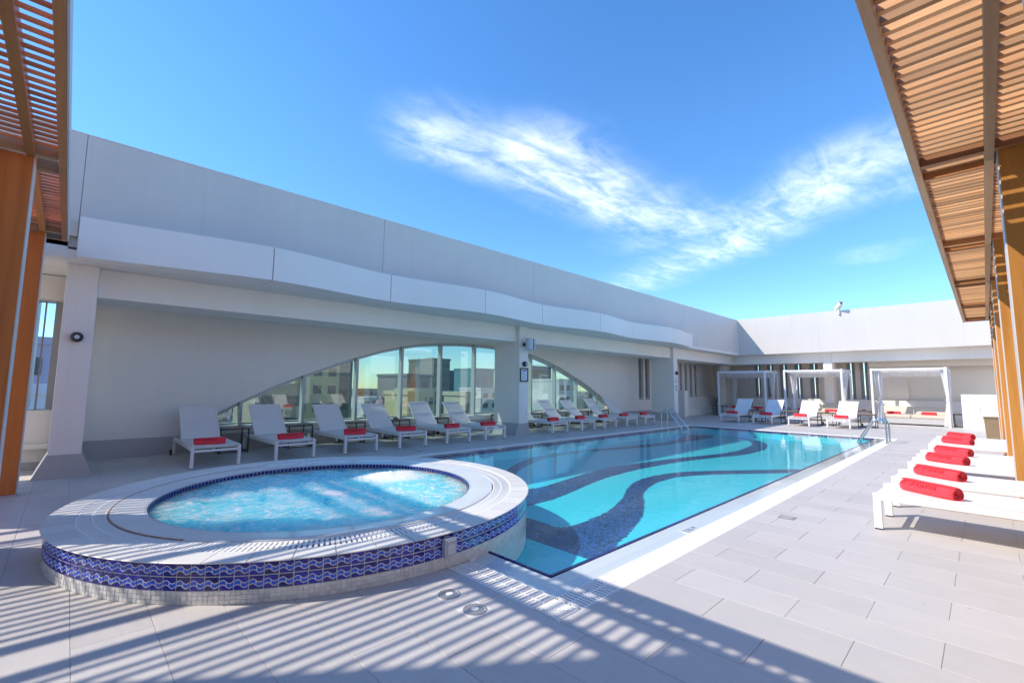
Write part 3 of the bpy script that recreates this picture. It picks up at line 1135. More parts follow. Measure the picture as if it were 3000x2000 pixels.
for y0, y1 in zip(ys, ys[1:]):
    z0, z1 = max(arch(y0), SILL), max(arch(y1), SILL)
    mb.add([(XW, y0, z0), (XW, y1, z1), (XW, y1, TOP), (XW, y0, TOP)], [(0, 1, 2, 3)])
    mb.add([(XW, y0, z0), (XW, y1, z1), (XW - .34, y1, z1), (XW - .34, y0, z0)], [(3, 2, 1, 0)])       # reveal
    mb.add([(XW - .34, y0, z0), (XW - .34, y1, z1), (XW - .34, y1, TOP), (XW - .34, y0, TOP)], [(3, 2, 1, 0)])
mb.box(XW - .34, XW, -.19, 1.83, 0, TOP)
mb.box(XW - .34, XW, 1.83, 17.13, 0, SILL)
# stretch with three slits near the far column, and the solid rest
SL = [(19.27, 19.70), (19.86, 20.30), (20.50, 20.94), (23.45, 23.75), (24.05, 24.36), (24.66, 24.97), (25.25, 25.55)]
edges = [17.13]
for a, b_ in SL:
    mb.box(XW - .34, XW, edges[-1], a, 0, TOP)
    z0, z1 = (.84, 2.84) if a < 22 else (.95, 2.74)
    mb.box(XW - .34, XW, a, b_, 0, z0)
    mb.box(XW - .34, XW, a, b_, z1, TOP)
    edges.append(b_)
mb.box(XW - .34, XW, edges[-1], 28.1, 0, TOP)
part('wall_face', wp(mb), 'wall_warm', wallE)
for a, b_ in SL:
    z0, z1 = (.84, 2.84) if a < 22 else (.95, 2.74)
    fr_ = MB()
    fr_.box(XW - .16, XW - .05, a + .002, a + .12, z0 + .002, z1 - .002)
    fr_.box(XW - .16, XW - .05, b_ - .12, b_ - .002, z0 + .002, z1 - .002)
    fr_.box(XW - .16, XW - .05, a + .12, b_ - .12, z0 + .002, z0 + .11)
    fr_.box(XW - .16, XW - .05, a + .12, b_ - .12, z1 - .09, z1 - .002)
    f_ = part('slit_window', wp(fr_), 'slit_frame', wallE)
    part('pane', wp(MB().box(XW - .20, XW - .185, a + .05, b_ - .05, z0 + .05, z1 - .05)), 'glass_dark', f_)
mb = MB().box(XW - .02, XW + .018, -.19, 21.8, 0, .34)
part('skirting', wp(mb), 'skirting_grey', wallE)
mb = MB().prism([(XW + .01, SILL), (XW + .01, SILL + .012), (XW - .34, SILL + .085), (XW - .34, SILL)], 1.9, 17.06, 1)
part('window_sill', wp(mb), 'wall_white', wallE)
# mullions, head frame and panes
MY = [2.73 + 1.3275 * k for k in range(11)]
for y in MY:
    z1 = arch(y) - .01
    if z1 < .7: continue
    part('mullion', wp(MB().box(XW - .235, XW - .065, y - .033, y + .033, SILL + .03, z1)), 'frame_grey', wallE)
hb = MB()
for y0, y1 in zip(ys, ys[1:]):
    z0, z1 = arch(y0), arch(y1)
    if min(z0, z1) < SILL + .14: continue
    hb.prism([(y0, z0 - .004), (y1, z1 - .004), (y1, z1 - .085), (y0, z0 - .085)], XW - .26, XW - .14, 0)
part('head_frame', wp(hb), 'frame_grey', wallE)
edges = [1.9] + MY + [17.06]
for y0, y1 in zip(edges, edges[1:]):
    ysub = [y0 + .034] + [y for y in ys if y0 + .05 < y < y1 - .05] + [y1 - .034]
    top_ = [(y, arch(y) - .03) for y in ysub if arch(y) - .03 > SILL + .10]
    if len(top_) < 2: continue
    poly = [(top_[0][0], SILL + .06), (top_[-1][0], SILL + .06)] + top_[::-1]
    pn = part('window_pane', wp(MB().prism(poly, XW - .252, XW - .24, 0)), 'glass_green', wallE)
    part('seal', wp(MB().box(XW - .238, XW - .215, top_[0][0], top_[-1][0], SILL + .06, SILL + .082)), 'dark_seal', pn)

# low return wall by the third column, bench wall running on to the corner
tag(part('return_wall', MB().box(XW + .002, -10.28, 21.81, 22.2, 0, 1.29), 'wall_white', bevel=.006), 'short white return wall beside the third column', 'wall')
bw = empty('bench_wall', (-11.0, 25, 0))
tag(bw, 'low white bench wall under the slit windows in the shaded corner', 'bench')
part('bench_body', MB().box(-.296, .25, -2.78, 3.05, 0, .33), 'wall_warm', bw)
part('bench_seat', MB().box(-.296, .30, -2.78, 3.06, .332, .40), 'wall_white', bw)
part('bench_back', MB().box(-.296, -.02, -2.78, 3.05, .402, .93), 'wall_white', bw)

# beams between the columns
for y0, y1, lb in ((.184, 9.386, 'long white ceiling beam over the first six loungers'), (9.754, 18.916, 'long white ceiling beam beyond the column with the loudspeaker'), (19.284, 25.99, 'short white ceiling beam between third column and far corner')):
    tag(part('ceiling_beam', MB().box(-10.42, -9.5, y0, y1, 2.71, 3.168), 'wall_warm', bevel=.006), lb, 'beam', 'beams under the canopy')
# soffit
sf = MB().box(-11.66, -8.99, -3.6, 28.2, 3.1705, 3.30)
sf.box(-8.98, 4.2, 25.51, 28.2, 3.1705, 3.30)
tag(part('canopy_soffit', sf, 'soffit'), 'flat grey soffit over the window wall', 'soffit')

# parapets
par = empty('parapet', (-9.0, 11, 3.17))
tag(par, 'tall blue-grey shaded parapet of big panels above the wavy band', 'parapet')
ed = [-3.6, -.105, 4.745, 9.595, 14.44, 19.24, 25.497]
for i, (a, b_) in enumerate(zip(ed, ed[1:])):
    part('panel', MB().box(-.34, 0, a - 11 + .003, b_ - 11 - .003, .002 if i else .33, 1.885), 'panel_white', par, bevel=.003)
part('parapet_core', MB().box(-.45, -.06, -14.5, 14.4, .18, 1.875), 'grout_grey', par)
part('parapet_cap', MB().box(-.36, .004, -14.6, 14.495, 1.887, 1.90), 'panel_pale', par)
par2 = empty('parapet', (-2.4, 25.5, 3.17))
tag(par2, 'sunlit white parapet across the far end above the cabanas', 'parapet')
for a, b_ in ((-9.0, -5.3), (-5.3, -.4), (-.4, 4.2)):
    part('panel', MB().box(a + 2.4 + .0012, b_ + 2.4 - .0012, 0, .34, .002, 1.886), 'panel_white', par2)
part('parapet_core', MB().box(-6.5, 6.5, .06, .4, .18, 1.87), 'panel_white', par2)
part('parapet_cap', MB().box(-6.595, 6.6, -.005, .36, 1.888, 1.902), 'panel_pale', par2)

# wavy fascia, panel by panel
def wave(y):
    x = -8.49 + .145 * math.cos(2 * PI * (y - 2.35) / 4.83)
    if y < 2.35:
        u_ = (2.35 - y) / 2.45
        u_ = u_ * u_ * (3 - 2 * u_) * .45 + u_ * .55
        x = -8.345 + (-8.765 + 8.345) * u_
    if y > 17.0:
        u_ = min(1, (y - 17.0) / 2.35)
        x = -8.37 + (-8.66 + 8.37) * (u_ * u_ * (3 - 2 * u_))
    return x
fas = empty('wavy_fascia', (-8.9, 9.5, 3.17))
tag(fas, 'wavy pale metal fascia band running along the canopy edge', 'fascia')
FJ = [-.10, 2.35, 4.76, 7.17, 9.58, 12.0, 14.43, 16.93, 19.3]
for a, b_ in zip(FJ, FJ[1:]):
    mb = MB()
    yy = np.linspace(a + .007, b_ - .007, 22)
    vs_, fs_ = [], []
    for y in yy:
        x = wave(y) + 8.9
        vs_ += [(x, y - 9.5, -.002), (x, y - 9.5, .575), (-.097, y - 9.5, .575), (-.097, y - 9.5, -.002)]
    for i in range(len(yy) - 1):
        for k in range(4):
            k2 = (k + 1) % 4
            fs_.append((i * 4 + k, (i + 1) * 4 + k, (i + 1) * 4 + k2, i * 4 + k2)[::-1])
    fs_.append((0, 1, 2, 3)); L_ = len(vs_); fs_.append((L_ - 1, L_ - 2, L_ - 3, L_ - 4))
    part('fascia_panel', mb.add(vs_, fs_), 'panel_pale', fas, smooth=True)

# corner bay left of the first column: set-back beam, low wall, narrow window, bench
tag(part('ceiling_beam', MB().box(-9.7, -9.06, -3.59, -.19, 3.165, 3.52), 'wall_warm', bevel=.006), 'white beam end tucked behind the reddish pergola', 'beam', 'beams under the canopy')
cw = empty('corner_wall', (-10.6, -1.5, 0))
tag(cw, 'beige corner wall with a narrow window behind the red timber post', 'wall')
XA = -10.9
def wq(mb):
    mb.v = [(x + 10.6, y + 1.5, z) for x, y, z in mb.v]
    return mb
part('low_wall', wq(MB().box(XA - .3, XA + .3, -3.58, -.197, 0, .935)), 'wall_warm', cw)
part('ledge', wq(MB().box(XA + .302, XA + .40, -3.58, -.2, .33, .41)), 'wall_white', cw)
part('lintel', wq(MB().box(XA - .3, XA + .25, -3.58, -.197, 2.76, 3.16)), 'wall_warm', cw)
part('jamb', wq(MB().box(XA - .3, XA - .02, -.29, -.197, .937, 2.758)), 'slit_frame', cw)
part('jamb', wq(MB().box(XA - 1.6, XA - .02, -1.3, -.52, .937, 3.1)), 'slit_frame', cw)  # jamb run on outward, out of view: added depth blocks sun through the window
fr_ = part('window_bar', wq(MB().box(XA - .18, XA - .12, -.418, -.395, .937, 2.758)), 'drain_metal', cw)
part('window_pane', wq(MB().box(XA - .16, XA - .15, -.519, -.419, .94, 2.755)), 'glass_clear', cw)
part('window_pane', wq(MB().box(XA - .16, XA - .15, -.394, -.291, .94, 2.755)), 'glass_clear', cw)
part('skirting', wq(MB().box(XA + .29, XA + .312, -3.5, -.2, 0, .12)), 'skirting_grey', cw)

# ================================================================== FAR END
YW2 = 27.8
bk = empty('end_wall', (-3.5, YW2, 0))
tag(bk, 'shaded end wall with slit windows behind the cabanas', 'wall')
def wb(mb):
    mb.v = [(x + 3.5, y - YW2, z) for x, y, z in mb.v]
    return mb
S2 = [(-8.97, -8.63), (-8.33, -7.98), (-7.69, -7.31), (-7.0, -6.62), (-6.3, -5.9), (-4.72, -4.36), (-4.18, -3.86)]
mb = MB()
px_ = -11.29
for a, b_ in S2:
    mb.box(px_, a, YW2, YW2 + .3, 0, 3.165)
    mb.box(a, b_, YW2, YW2 + .3, 0, .96)
    mb.box(a, b_, YW2, YW2 + .3, 2.73, 3.165)
    px_ = b_
mb.box(px_, 4.2, YW2, YW2 + .3, 0, 3.165)
part('wall_face', wb(mb), 'wall_warm', bk)
for a, b_ in S2:
    c_ = (a + b_) / 2
    fr_ = MB()
    fr_.box(a + .002, c_ - .03, YW2 + .04, YW2 + .16, .962, 2.728)
    fr_.box(c_ + .03, b_ - .002, YW2 + .04, YW2 + .16, .962, 2.728)
    f_ = part('slit_window', wb(fr_), 'slit_frame', bk)
    part('pane', wb(MB().box(c_ - .029, c_ + .029, YW2 + .09, YW2 + .10, .964, 2.726)), 'glass_clear', f_)
    # slim fin beside each slit
    part('fin', wb(MB().box(b_ + .01, b_ + .05, YW2 - .16, YW2 - .002, .955, 2.73)), 'wall_warm', bk)
part('raised_panel', wb(MB().box(-3.75, -2.4, YW2 - .14, YW2 - .003, .95, 2.72)), 'wall_warm', bk)
part('back_bench', wb(MB().box(-10.65, 2.5, YW2 - 1.2, YW2 - .15, 0, .62)), 'wall_white', bk)
part('bench_back', wb(MB().box(-10.65, 2.5, YW2 - 1.0, YW2 - .17, .622, .935)), 'wall_white', bk)
for x0, x1, lb in ((-9.92, -5.31, 'white beam over the shaded and middle cabanas'), (-4.95, 4.2, 'white beam over the sunlit cabana')):
    tag(part('ceiling_beam', MB().box(x0, x1, 26.0, 26.8, 2.70, 3.168), 'wall_warm'), lb, 'beam', 'beams under the canopy')
tag(part('pier', MB().box(-5.305, -4.955, 25.98, 26.75, 0, 3.169), 'wall_white', bevel=.006), 'white pier rising behind the middle cabana', 'pier')
tag(part('pier', MB().box(-10.22, -9.925, 26.0, 26.78, 0, 3.169), 'wall_warm', bevel=.006), 'beige pier in the shaded inner corner', 'pier')
part('inner_lintel', wb(MB().box(-3.7, 4.2, 26.9 , 27.6, 2.47, 2.9)), 'wall_warm', bk)

# right-hand building wall behind the long pergola, and the block behind the photographer
rw = empty('hotel_wall', (4.2, 11, 0))
tag(rw, 'white hotel wall behind the long timber pergola', 'wall')
mb = MB()
mb.box(0, .3, -14.6, 17.1, 0, 5.2)
part('wall_face', mb, 'wall_white', rw)
tag(part('hotel_block', MB().box(-5.84, 4.5, -9.0, -3.61, 0, 7.1), 'wall_white'), 'white hotel block behind the short timber pergola', 'building')

# ================================================================== PERGOLAS
ZB, ZS = 3.30, 3.405
per = empty('timber_pergola', (-0.26, 7.3, 0))
tag(per, 'long honey-brown timber pergola with posts beside the sunlit loungers', 'pergola', 'timber pergolas')
ox, oy = -.26, 7.3
def pr(mb):
    mb.v = [(x - ox, y - oy, z) for x, y, z in mb.v]
    return mb
PYS = [(-1.25, -.95), (2.05, 2.35), (5.2, 5.5), (8.35, 8.65), (11.5, 11.8), (14.65, 14.95), (17.55, 17.85)]
def slat_run(root, mesh, n, pos, mat):
    for k in range(n):
        o = link('slat', mesh, mat, root)
        o.location = pos(k)
        o.rotation_euler = (random.uniform(-.01, .01), random.uniform(-.006, .006), random.uniform(-.004, .004))
for x0, x1, nm in ((-.262, -.208, 'outer_rail'), (.182, .240, 'inner_rail'), (1.9, 1.96, 'inner_rail'), (3.3, 3.36, 'inner_rail')):
    ends = [-3.6, .6, 5.33, 11.65, 17.93] if nm == 'outer_rail' else [-3.6, 2.2, 5.36, 8.5, 11.65, 14.8, 17.90]
    for a, b_ in zip(ends, ends[1:]):
        part(nm, pr(MB().box(x0, x1, a + .0012, b_ - .0012, ZB, ZB + .125)), 'wood_rail_y', per, bevel=.003)
for a, b_ in PYS:
    for y0 in (a - .062, b_ + .004):
        part('cross_beam', pr(MB().box(-.204, 3.29, y0, y0 + .055, ZB + .006, ZB + .17)), 'wood_rail_x', per, bevel=.003)
    cb_ = pr(MB().box(.25, 1.05, a + .012, b_ - .012, 0, ZB + .1))
    po = part('post', cb_, 'pier_white', per)
    part('cladding', pr(MB().box(.258, 1.05, a - .004, a + .010, .03, ZB + .095)), 'wood_clad', po)
    part('cladding', pr(MB().box(.258, 1.05, b_ - .010, b_ + .0025, .03, ZB + .095)), 'wood_clad', po)
    part('base_plate', pr(MB().box(.24, 1.06, a - .012, b_ + .012, .0005, .028)), 'steel', po)
sm = MB().box(-.004, 3.49, -.019, .019, 0, .045).mesh('slat')
n_s = int((17.9 - 2.3) / .1025)
slat_run(per, sm, n_s, lambda k: (.058, 2.3 + k * .1025 - oy, ZS - .035), 'wood_slat_x')
V = None
mb = MB()
for k in range(57):
    y = -3.55 + k * .1025
    if y < 2.25: mb.box(-.2, 3.29, y - .021, y + .021, ZS - .035, ZS - .005)
tag(part('rear_slats', pr(mb), 'wood_slat_x', per), kind='stuff')

per2 = empty('timber_pergola', (-8.6, -.2, 0))
tag(per2, 'reddish timber pergola casting slat shadows on the whirlpool deck', 'pergola', 'timber pergolas')
ox2, oy2 = -8.6, -.2
def pr2(mb):
    mb.v = [(x - ox2, y - oy2, z) for x, y, z in mb.v]
    return mb
X0p, X1p = -8.58, -.30
for y0, y1, nm in ((-.252, -.20, 'outer_rail'), (-.452, -.395, 'inner_rail'), (-.805, -.75, 'inner_rail'), (-3.52, -3.46, 'inner_rail')):
    ends = [X0p, -5.6, -2.4, X1p]
    for a, b_ in zip(ends, ends[1:]):
        part(nm, pr2(MB().box(a + .0012, b_ - .0012, y0, y1, ZB, ZB + .125)), 'wood_rail_x', per2, bevel=.003)
part('eaves_trim', pr2(MB().box(X0p, X1p, -.198, -.186, ZB + .01, ZB + .20)), 'pier_white', per2)
for a, b_ in ((-8.52, -8.22), (-5.78, -5.48), (-2.6, -2.3)):
    for x0 in (a - .06, b_ + .004):
        part('cross_beam', pr2(MB().box(x0, x0 + .055, -3.5, -.256, ZB + .006, ZB + .115)), 'wood_rail_y', per2, bevel=.003)
    if a < -5:
        po = part('post', pr2(MB().box(a + .012, b_ - .012, -1.3, -.395, 0, ZB - .003)), 'pier_white', per2)
        part('cladding', pr2(MB().box(b_ - .010, b_ + .003, -1.3, -.401, .03, ZB - .004)), 'wood_clad_red', po)
        part('cladding', pr2(MB().box(a - .003, a + .010, -1.3, -.401, .03, ZB - .004)), 'wood_clad_red', po)
        part('base_plate', pr2(MB().box(a - .01, b_ + .01, -1.31, -.385, .0005, .028)), 'steel', po)
sm2 = MB().box(-.0155, .0155, -3.3, 0, 0, .018).mesh('slat')
for k in range(int((X1p - X0p) / .1025)):
    x = X0p + .06 + k * .1025
    if any(a - .05 < x < b_ + .05 for a, b_ in ((-8.52, -8.22), (-5.78, -5.48))):
        continue
    o = link('slat', sm2, 'wood_slat_y', per2)
    o.location = (x - ox2, -.252 - oy2, ZS - .03)
    o.rotation_euler = (random.uniform(-.006, .006), random.uniform(-.01, .01), random.uniform(-.003, .003))

# ================================================================== LOUNGERS
LW = 0.72
def make_lounger():
    r = empty('sun_lounger')
    hw = LW / 2
    fr_ = MB()
    for s in (-1, 1):
        y0, y1 = (s * hw - .045, s * hw) if s > 0 else (s * hw, s * hw + .045)
        fr_.box(.002, 2.02, y0, y1, .285, .352)
    fr_.box(.0, .035, -hw + .046, hw - .046, .262, .300)
    fr_.box(.05, .075, -hw + .046, hw - .046, .318, .345)
    fr_.box(1.985, 2.018, -hw + .046, hw - .046, .29, .34)
    fr_.box(1.36, 1.39, -hw + .046, hw - .046, .292, .325)
    part('frame', fr_, 'white_metal', r, bevel=.005)
    for s in (-1, 1):
        y0, y1 = (s * hw - .044, s * hw - .001) if s > 0 else (s * hw + .001, s * hw + .044)
        part('leg', MB().box(.001, .068, y0, y1, .012, .2845), 'white_metal', r, bevel=.004)
        part('leg', MB().prism([(2.018, .2845), (1.955, .2845), (2.02, .03), (2.07, .03)], y0, y1, 1), 'white_metal', r)
        part('foot_pad', MB().box(.004, .064, y0 + .002, y1 - .002, .0, .0125), 'rubber', r)
        wh = MB(); wh.tube([(2.06, s * hw + s * .004, .055), (2.06, s * hw + s * .032, .055)], .055, 16)
        part('wheel', wh, 'rubber', r, smooth=True)
    # seat sling with a slight sag
    def sheet(P0, P1, n, sag, y0, y1, th):
        vs_, fs_ = [], []
        P0, P1 = Vector(P0), Vector(P1)
        nrm = Vector((-(P1 - P0).z, 0, (P1 - P0).x)).normalized()
        for k in range(n + 1):
            u_ = k / n
            c_ = P0.lerp(P1, u_)
            for j, yy in enumerate((y0, y0 * .5, 0, y1 * .5, y1)):
                d_ = -sag * (1 - (yy / y1) ** 2) * math.sin(PI * min(1, max(0, u_)) ) ** .5 if 0 < u_ < 1 else -sag * .5 * (1 - (yy / y1) ** 2)
                p_ = c_ + nrm * d_
                vs_.append((p_.x, yy, p_.z))
        for k in range(n):
            for j in range(4):
                fs_.append((k * 5 + j, (k + 1) * 5 + j, (k + 1) * 5 + j + 1, k * 5 + j + 1))
        n0 = len(vs_)
        vs_ += [(Vector(v) - nrm * th)[:] for v in vs_]
        fs_ += [tuple(i + n0 for i in f[::-1]) for f in fs_]
        bd = [k * 5 for k in range(n + 1)]
        for k in range(n):
            fs_.append((k * 5 + 5, k * 5, n0 + k * 5, n0 + k * 5 + 5))
            fs_.append((k * 5 + 4, k * 5 + 9, n0 + k * 5 + 9, n0 + k * 5 + 4))
        for j in range(4):
            fs_.append((j, j + 1, n0 + j + 1, n0 + j)); q_ = n * 5
            fs_.append((q_ + j + 1, q_ + j, n0 + q_ + j, n0 + q_ + j + 1))
        return MB().add(vs_, fs_)
    part('seat', sheet((.035, 0, .364), (1.43, 0, .364), 10, .016, -hw + .02, hw - .02, .009), 'sling', r, smooth=True)
    bk_ = part('backrest', sheet((1.43, 0, .366), (1.99, 0, .935), 8, .014, -hw + .045, hw - .045, .009), 'sling', r, smooth=True)
    bf = MB()
    for s in (-1, 1):
        bf.tube([(1.42, s * (hw - .06), .352), (1.995, s * (hw - .06), .930)], .016, 8)
    bf.tube([(1.99, -hw + .06, .926), (1.99, hw - .06, .926)], .016, 8)
    bf.tube([(1.72, -hw + .06, .655), (1.72, hw - .06, .655)], .013, 8)
    part('backrest_frame', bf, 'white_metal', r, smooth=True)
    for s in (-1, 1):
        part('prop', MB().tube([(1.74, s * (hw - .09), .66), (1.93, s * (hw - .09), .325)], .010, 8), 'white_metal', r, smooth=True)
    return r


def recline(o, deg):
    """tilt a lounger's backrest about its hinge"""
    Rm = Matrix.Rotation(math.radians(deg), 4, 'Y')
    p_ = Vector((1.43, 0, .366))
    for ch in o.children:
        if ch.name.startswith(('backrest', 'prop')):
            ch.rotation_euler = (0, math.radians(deg), 0)
            ch.location = p_ - Rm @ p_


def place(root, first, loc, rz):
    o = root if first else copy_tree(root)
    if root.name.startswith('sun_lounger'):
        recline(o, random.uniform(-2.2, 2.2))
    elif root.name.startswith('rolled_towel'):
        o.scale = (random.uniform(.97, 1.06), random.uniform(.92, 1.08), random.uniform(.92, 1.06))
    o.location = loc
    o.rotation_euler = (0, 0, rz)
    return o


LO = make_lounger()
LEFT = [1.48, 2.75, 4.06, 5.30, 6.57, 7.80, 10.44, 11.85, 13.10, 14.49, 15.79]
ordn = ['first', 'second', 'third', 'fourth', 'fifth', 'sixth']
loungers = []
for i, y in enumerate(LEFT):
    o = place(LO, i == 0, (-8.985 + random.uniform(-.02, .02), y + LW / 2, 0), PI + random.uniform(-.02, .02))
    if i < 6:
        lb = 'white lounger in the shade, %s from the column by the red timber post' % ordn[i]
    else:
        lb = 'white lounger in the shade, %s past the column with the loudspeaker' % ordn[i - 6]
    tag(o, lb, 'sun lounger', 'sun loungers')
    loungers.append(o)
FAR = [-7.83, -6.58, -5.31, -4.06]
for i, x in enumerate(FAR):
    o = place(LO, False, (x + LW / 2 - .01, 19.96, 0), PI / 2 + random.uniform(-.015, .015))
    tag(o, ['white lounger before the cabanas, next to the shaded far corner', 'white lounger before the cabanas with a half-sunlit backrest', 'sunlit white lounger before the middle cabana', 'sunlit white lounger before the cabanas nearest the sunlit pool ladder'][i], 'sun lounger', 'sun loungers')
RIGHT = [5.85, 7.13, 8.78, 10.02, 12.2, 13.6]
for i, y in enumerate(RIGHT):
    o = place(LO, False, (-.80, y + LW / 2 + .01, 0), random.uniform(-.006, .006))
    tag(o, 'sunlit white lounger under the long pergola, %s from the whirlpool end' % ordn[i], 'sun lounger', 'sun loungers')

# ---- rolled towels
def make_towel():
    r = empty('rolled_towel')
    R_, L = .062, .44
    mb = MB()
    pts = []
    turns = 3.4
    nP = 110
    for k in range(nP + 1):
        u_ = k / nP
        a = PI * .5 + .5 - turns * 2 * PI * (1 - u_)
        rr = .010 + (R_ - .010) * u_ ** .8
        if u_ > .78:
            rr = R_ * (1 - .02 * (1 - u_) / .22)
        pts.append((rr * math.cos(a), rr * math.sin(a) * .93 + R_ * .93))
    nx_ = 18
    vs_, fs_ = [], []
    for i in range(nx_ + 1):
        u_ = i / nx_
        x = (u_ - .5) * L
        e = min(u_, 1 - u_)
        sh = 1 - .10 * max(0, 1 - e / .06) ** 2
        for k, (y, z) in enumerate(pts):
            w_ = .0022 * noise.noise(Vector((x * 9, k * .07, 1.3)))
            inn = (1 - k / nP)
            xx = x + (.5 - u_) * 2 * inn * .02 * (1 if e < .12 else 0) + (.004 * math.sin(k * .35) if i in (0, nx_) else 0)
            vs_.append((xx, y * sh * (1 + w_ * 12), (z - R_ * .93) * sh * (1 + w_ * 12) + R_ * .93))
    m_ = nP + 1
    for i in range(nx_):
        for k in range(nP):
            fs_.append((i * m_ + k, (i + 1) * m_ + k, (i + 1) * m_ + k + 1, i * m_ + k + 1))
    mb.add(vs_, fs_)
    o = part('towel_roll', mb, 'towel_red', r, smooth=True)
    sm_ = o.modifiers.new('thick', 'SOLIDIFY'); sm_.thickness = .006; sm_.offset = -1
    # raised lettering wrapped round the roll
    def wrap(me, x0, scale, name):
        bm = bmesh.new(); bm.from_mesh(me)
        for z in np.arange(-.02, .09, .006):
            g_ = bm.verts[:] + bm.edges[:] + bm.faces[:]
            bmesh.ops.bisect_plane(bm, geom=g_, plane_co=(0, z, 0), plane_no=(0, 1, 0))
        for v in bm.verts:
            s_ = v.co.y - .026
            a = PI + .62 - s_ / (R_ + .001)      # angle round the roll, facing up and out over the front
            a = PI - .62 - (s_ / R_)
            rr = R_ + .0022
            v.co = Vector((x0 + v.co.x * scale, rr * math.cos(a), rr * math.sin(a) * .93 + R_ * .93))
        me2 = bpy.data.meshes.new(name); bm.to_mesh(me2); bm.free()
        return me2
    # letters: R, shell emblem in place of the o, then tana
    lm = textmesh('R', .078)
    link('lettering', wrap(lm, -.200, 1.0, 'lettering'), 'towel_dark', r)
    lm = textmesh('tana', .078)
    link('lettering', wrap(lm, -.078, 1.32, 'lettering'), 'towel_dark', r)
    em_ = MB()
    cx, cy, rr = .0, .026, .026
    n_ = 28
    em_.add([(cx + rr * f_ * math.cos(2 * PI * k / n_), cy + rr * f_ * math.sin(2 * PI * k / n_), 0) for f_ in (1, .86) for k in range(n_)], [(k, (k + 1) % n_, n_ + (k + 1) % n_, n_ + k) for k in range(n_)])
    for j in range(7):
        a0 = math.radians(-95 + j * 24); a1 = a0 + math.radians(15)
        bx_, by_ = cx - .006, cy - .014
        def ht(a):
            for s_ in np.linspace(.05, .002, 40):
                if math.hypot(bx_ + s_ * math.cos(a) - cx, by_ + s_ * math.sin(a) - cy) < rr * .84: return s_
            return .002
        if ht(a0) > .006:
            em_.add([(bx_, by_, 0), (bx_ + ht(a0) * math.cos(a0), by_ + ht(a0) * math.sin(a0), 0), (bx_ + ht(a1) * math.cos(a1), by_ + ht(a1) * math.sin(a1), 0)], [(0, 1, 2)])
    link('emblem', wrap(em_.mesh('emblem'), -.114, 1.0, 'emblem'), 'towel_dark', r)
    return r


TW = make_towel()
first = True
for i, y in enumerate(LEFT):
    o = place(TW, first, (-9.28 + random.uniform(-.03, .03), y + LW / 2 - .02 + random.uniform(-.03, .03), .353), PI / 2 + (.0 if i not in (2, 3) else -.35) + random.uniform(-.06, .06)); first = False
    tag(o, 'dark red rolled towel on the shaded lounger, %s %s' % (ordn[i] if i < 6 else ordn[i - 6], 'from the red timber post' if i < 6 else 'past the loudspeaker column'), 'towel', 'rolled red towels')
for i, x in enumerate(FAR):
    o = place(TW, False, (x + LW / 2 + random.uniform(-.02, .06), 20.25, .353), random.uniform(-.08, .04))
    tag(o, ['rolled red towel on the lounger next to the shaded far corner', 'rolled red towel on the half-sunlit far lounger', 'bright rolled red towel on the lounger before the middle cabana', 'bright rolled red towel on the far lounger by the sunlit ladder'][i], 'towel', 'rolled red towels')
for i, y in enumerate(RIGHT):
    o = place(TW, False, (-.375 + random.uniform(-.015, .015), y + .29 + random.uniform(-.02, .02), .353), -.62 + random.uniform(-.08, .08))
    o.scale = tuple(1.12 * k_ for k_ in o.scale)
    tag(o, 'sunlit red rolled towel on the %s lounger under the long pergola' % ordn[i], 'towel', 'rolled red towels')

# ---- side tables
def make_table():
    r = empty('side_table')
    s = .25
    fr_ = MB()
    b_ = .011
    for sx in (-1, 1):
        for sy in (-1, 1):
            part('leg', MB().box(sx * s - b_, sx * s + b_, sy * s - b_, sy * s + b_, 0, .478), 'black_metal', r)
    fr2_ = MB()
    for z, q_ in ((.012, fr_), (.466, fr2_)):
        for k in (-1, 1):
            q_.box(-s - .009, s + .009, k * s - .009, k * s + .009, z, z + .02)
            q_.box(k * s - .010, k * s + .010, -s + .004, s - .004, z + .001, z + .019)
    part('top_frame', fr2_, 'black_metal', r)
    part('base_frame', fr_, 'black_metal', r)
    for k in range(6):
        y = -s - .01 + (k + .5) * (2 * s + .02) / 6
        part('top_slat', MB().box(-s - .015, s + .015, y - .0415, y + .0415, .488, .508), 'wood_table', r, bevel=.003)
    return r


TB = make_table()
tabs = [((-10.87, (a + LW + b_) / 2, 0), 'black side table between the %s and %s shaded loungers from the red timber post' % (ordn[i], ordn[i + 1])) for i, (a, b_) in enumerate(zip(LEFT[:5], LEFT[1:6]))]
tabs += [((-10.87, 10.12, 0), 'black side table just past the loudspeaker column')]
tabs += [((-10.87, (a + LW + b_) / 2, 0), 'black side table between the %s and %s loungers past the loudspeaker column' % (ordn[i], ordn[i + 1])) for i, (a, b_) in enumerate(zip(LEFT[6:10], LEFT[7:11]))]
tabs += [((x, 21.38, 0), lb) for x, lb in ((-6.86, 'slatted side table between the two shaded loungers before the cabanas'), (-5.62, 'slatted side table beside the half-sunlit far lounger'), (-4.34, 'sunlit slatted side table between the two sunlit far loungers'), (-3.06, 'sunlit slatted side table beyond the sunlit pool ladder'))]
tabs += [((-9.95, 25.2, 0), 'dark side table in the corner beside the shaded cabana bed'), ((-6.9, 25.2, 0), 'dark side table between the shaded and middle cabanas'), ((-3.72, 25.0, 0), 'dark side table between the middle and sunlit cabanas'), ((-.62, 24.85, 0), 'dark side table beside the white counter')]
for i, (loc, lb) in enumerate(tabs):
    tag(place(TB, i == 0, loc, random.uniform(-.03, .03)), lb, 'side table', 'black framed side tables')

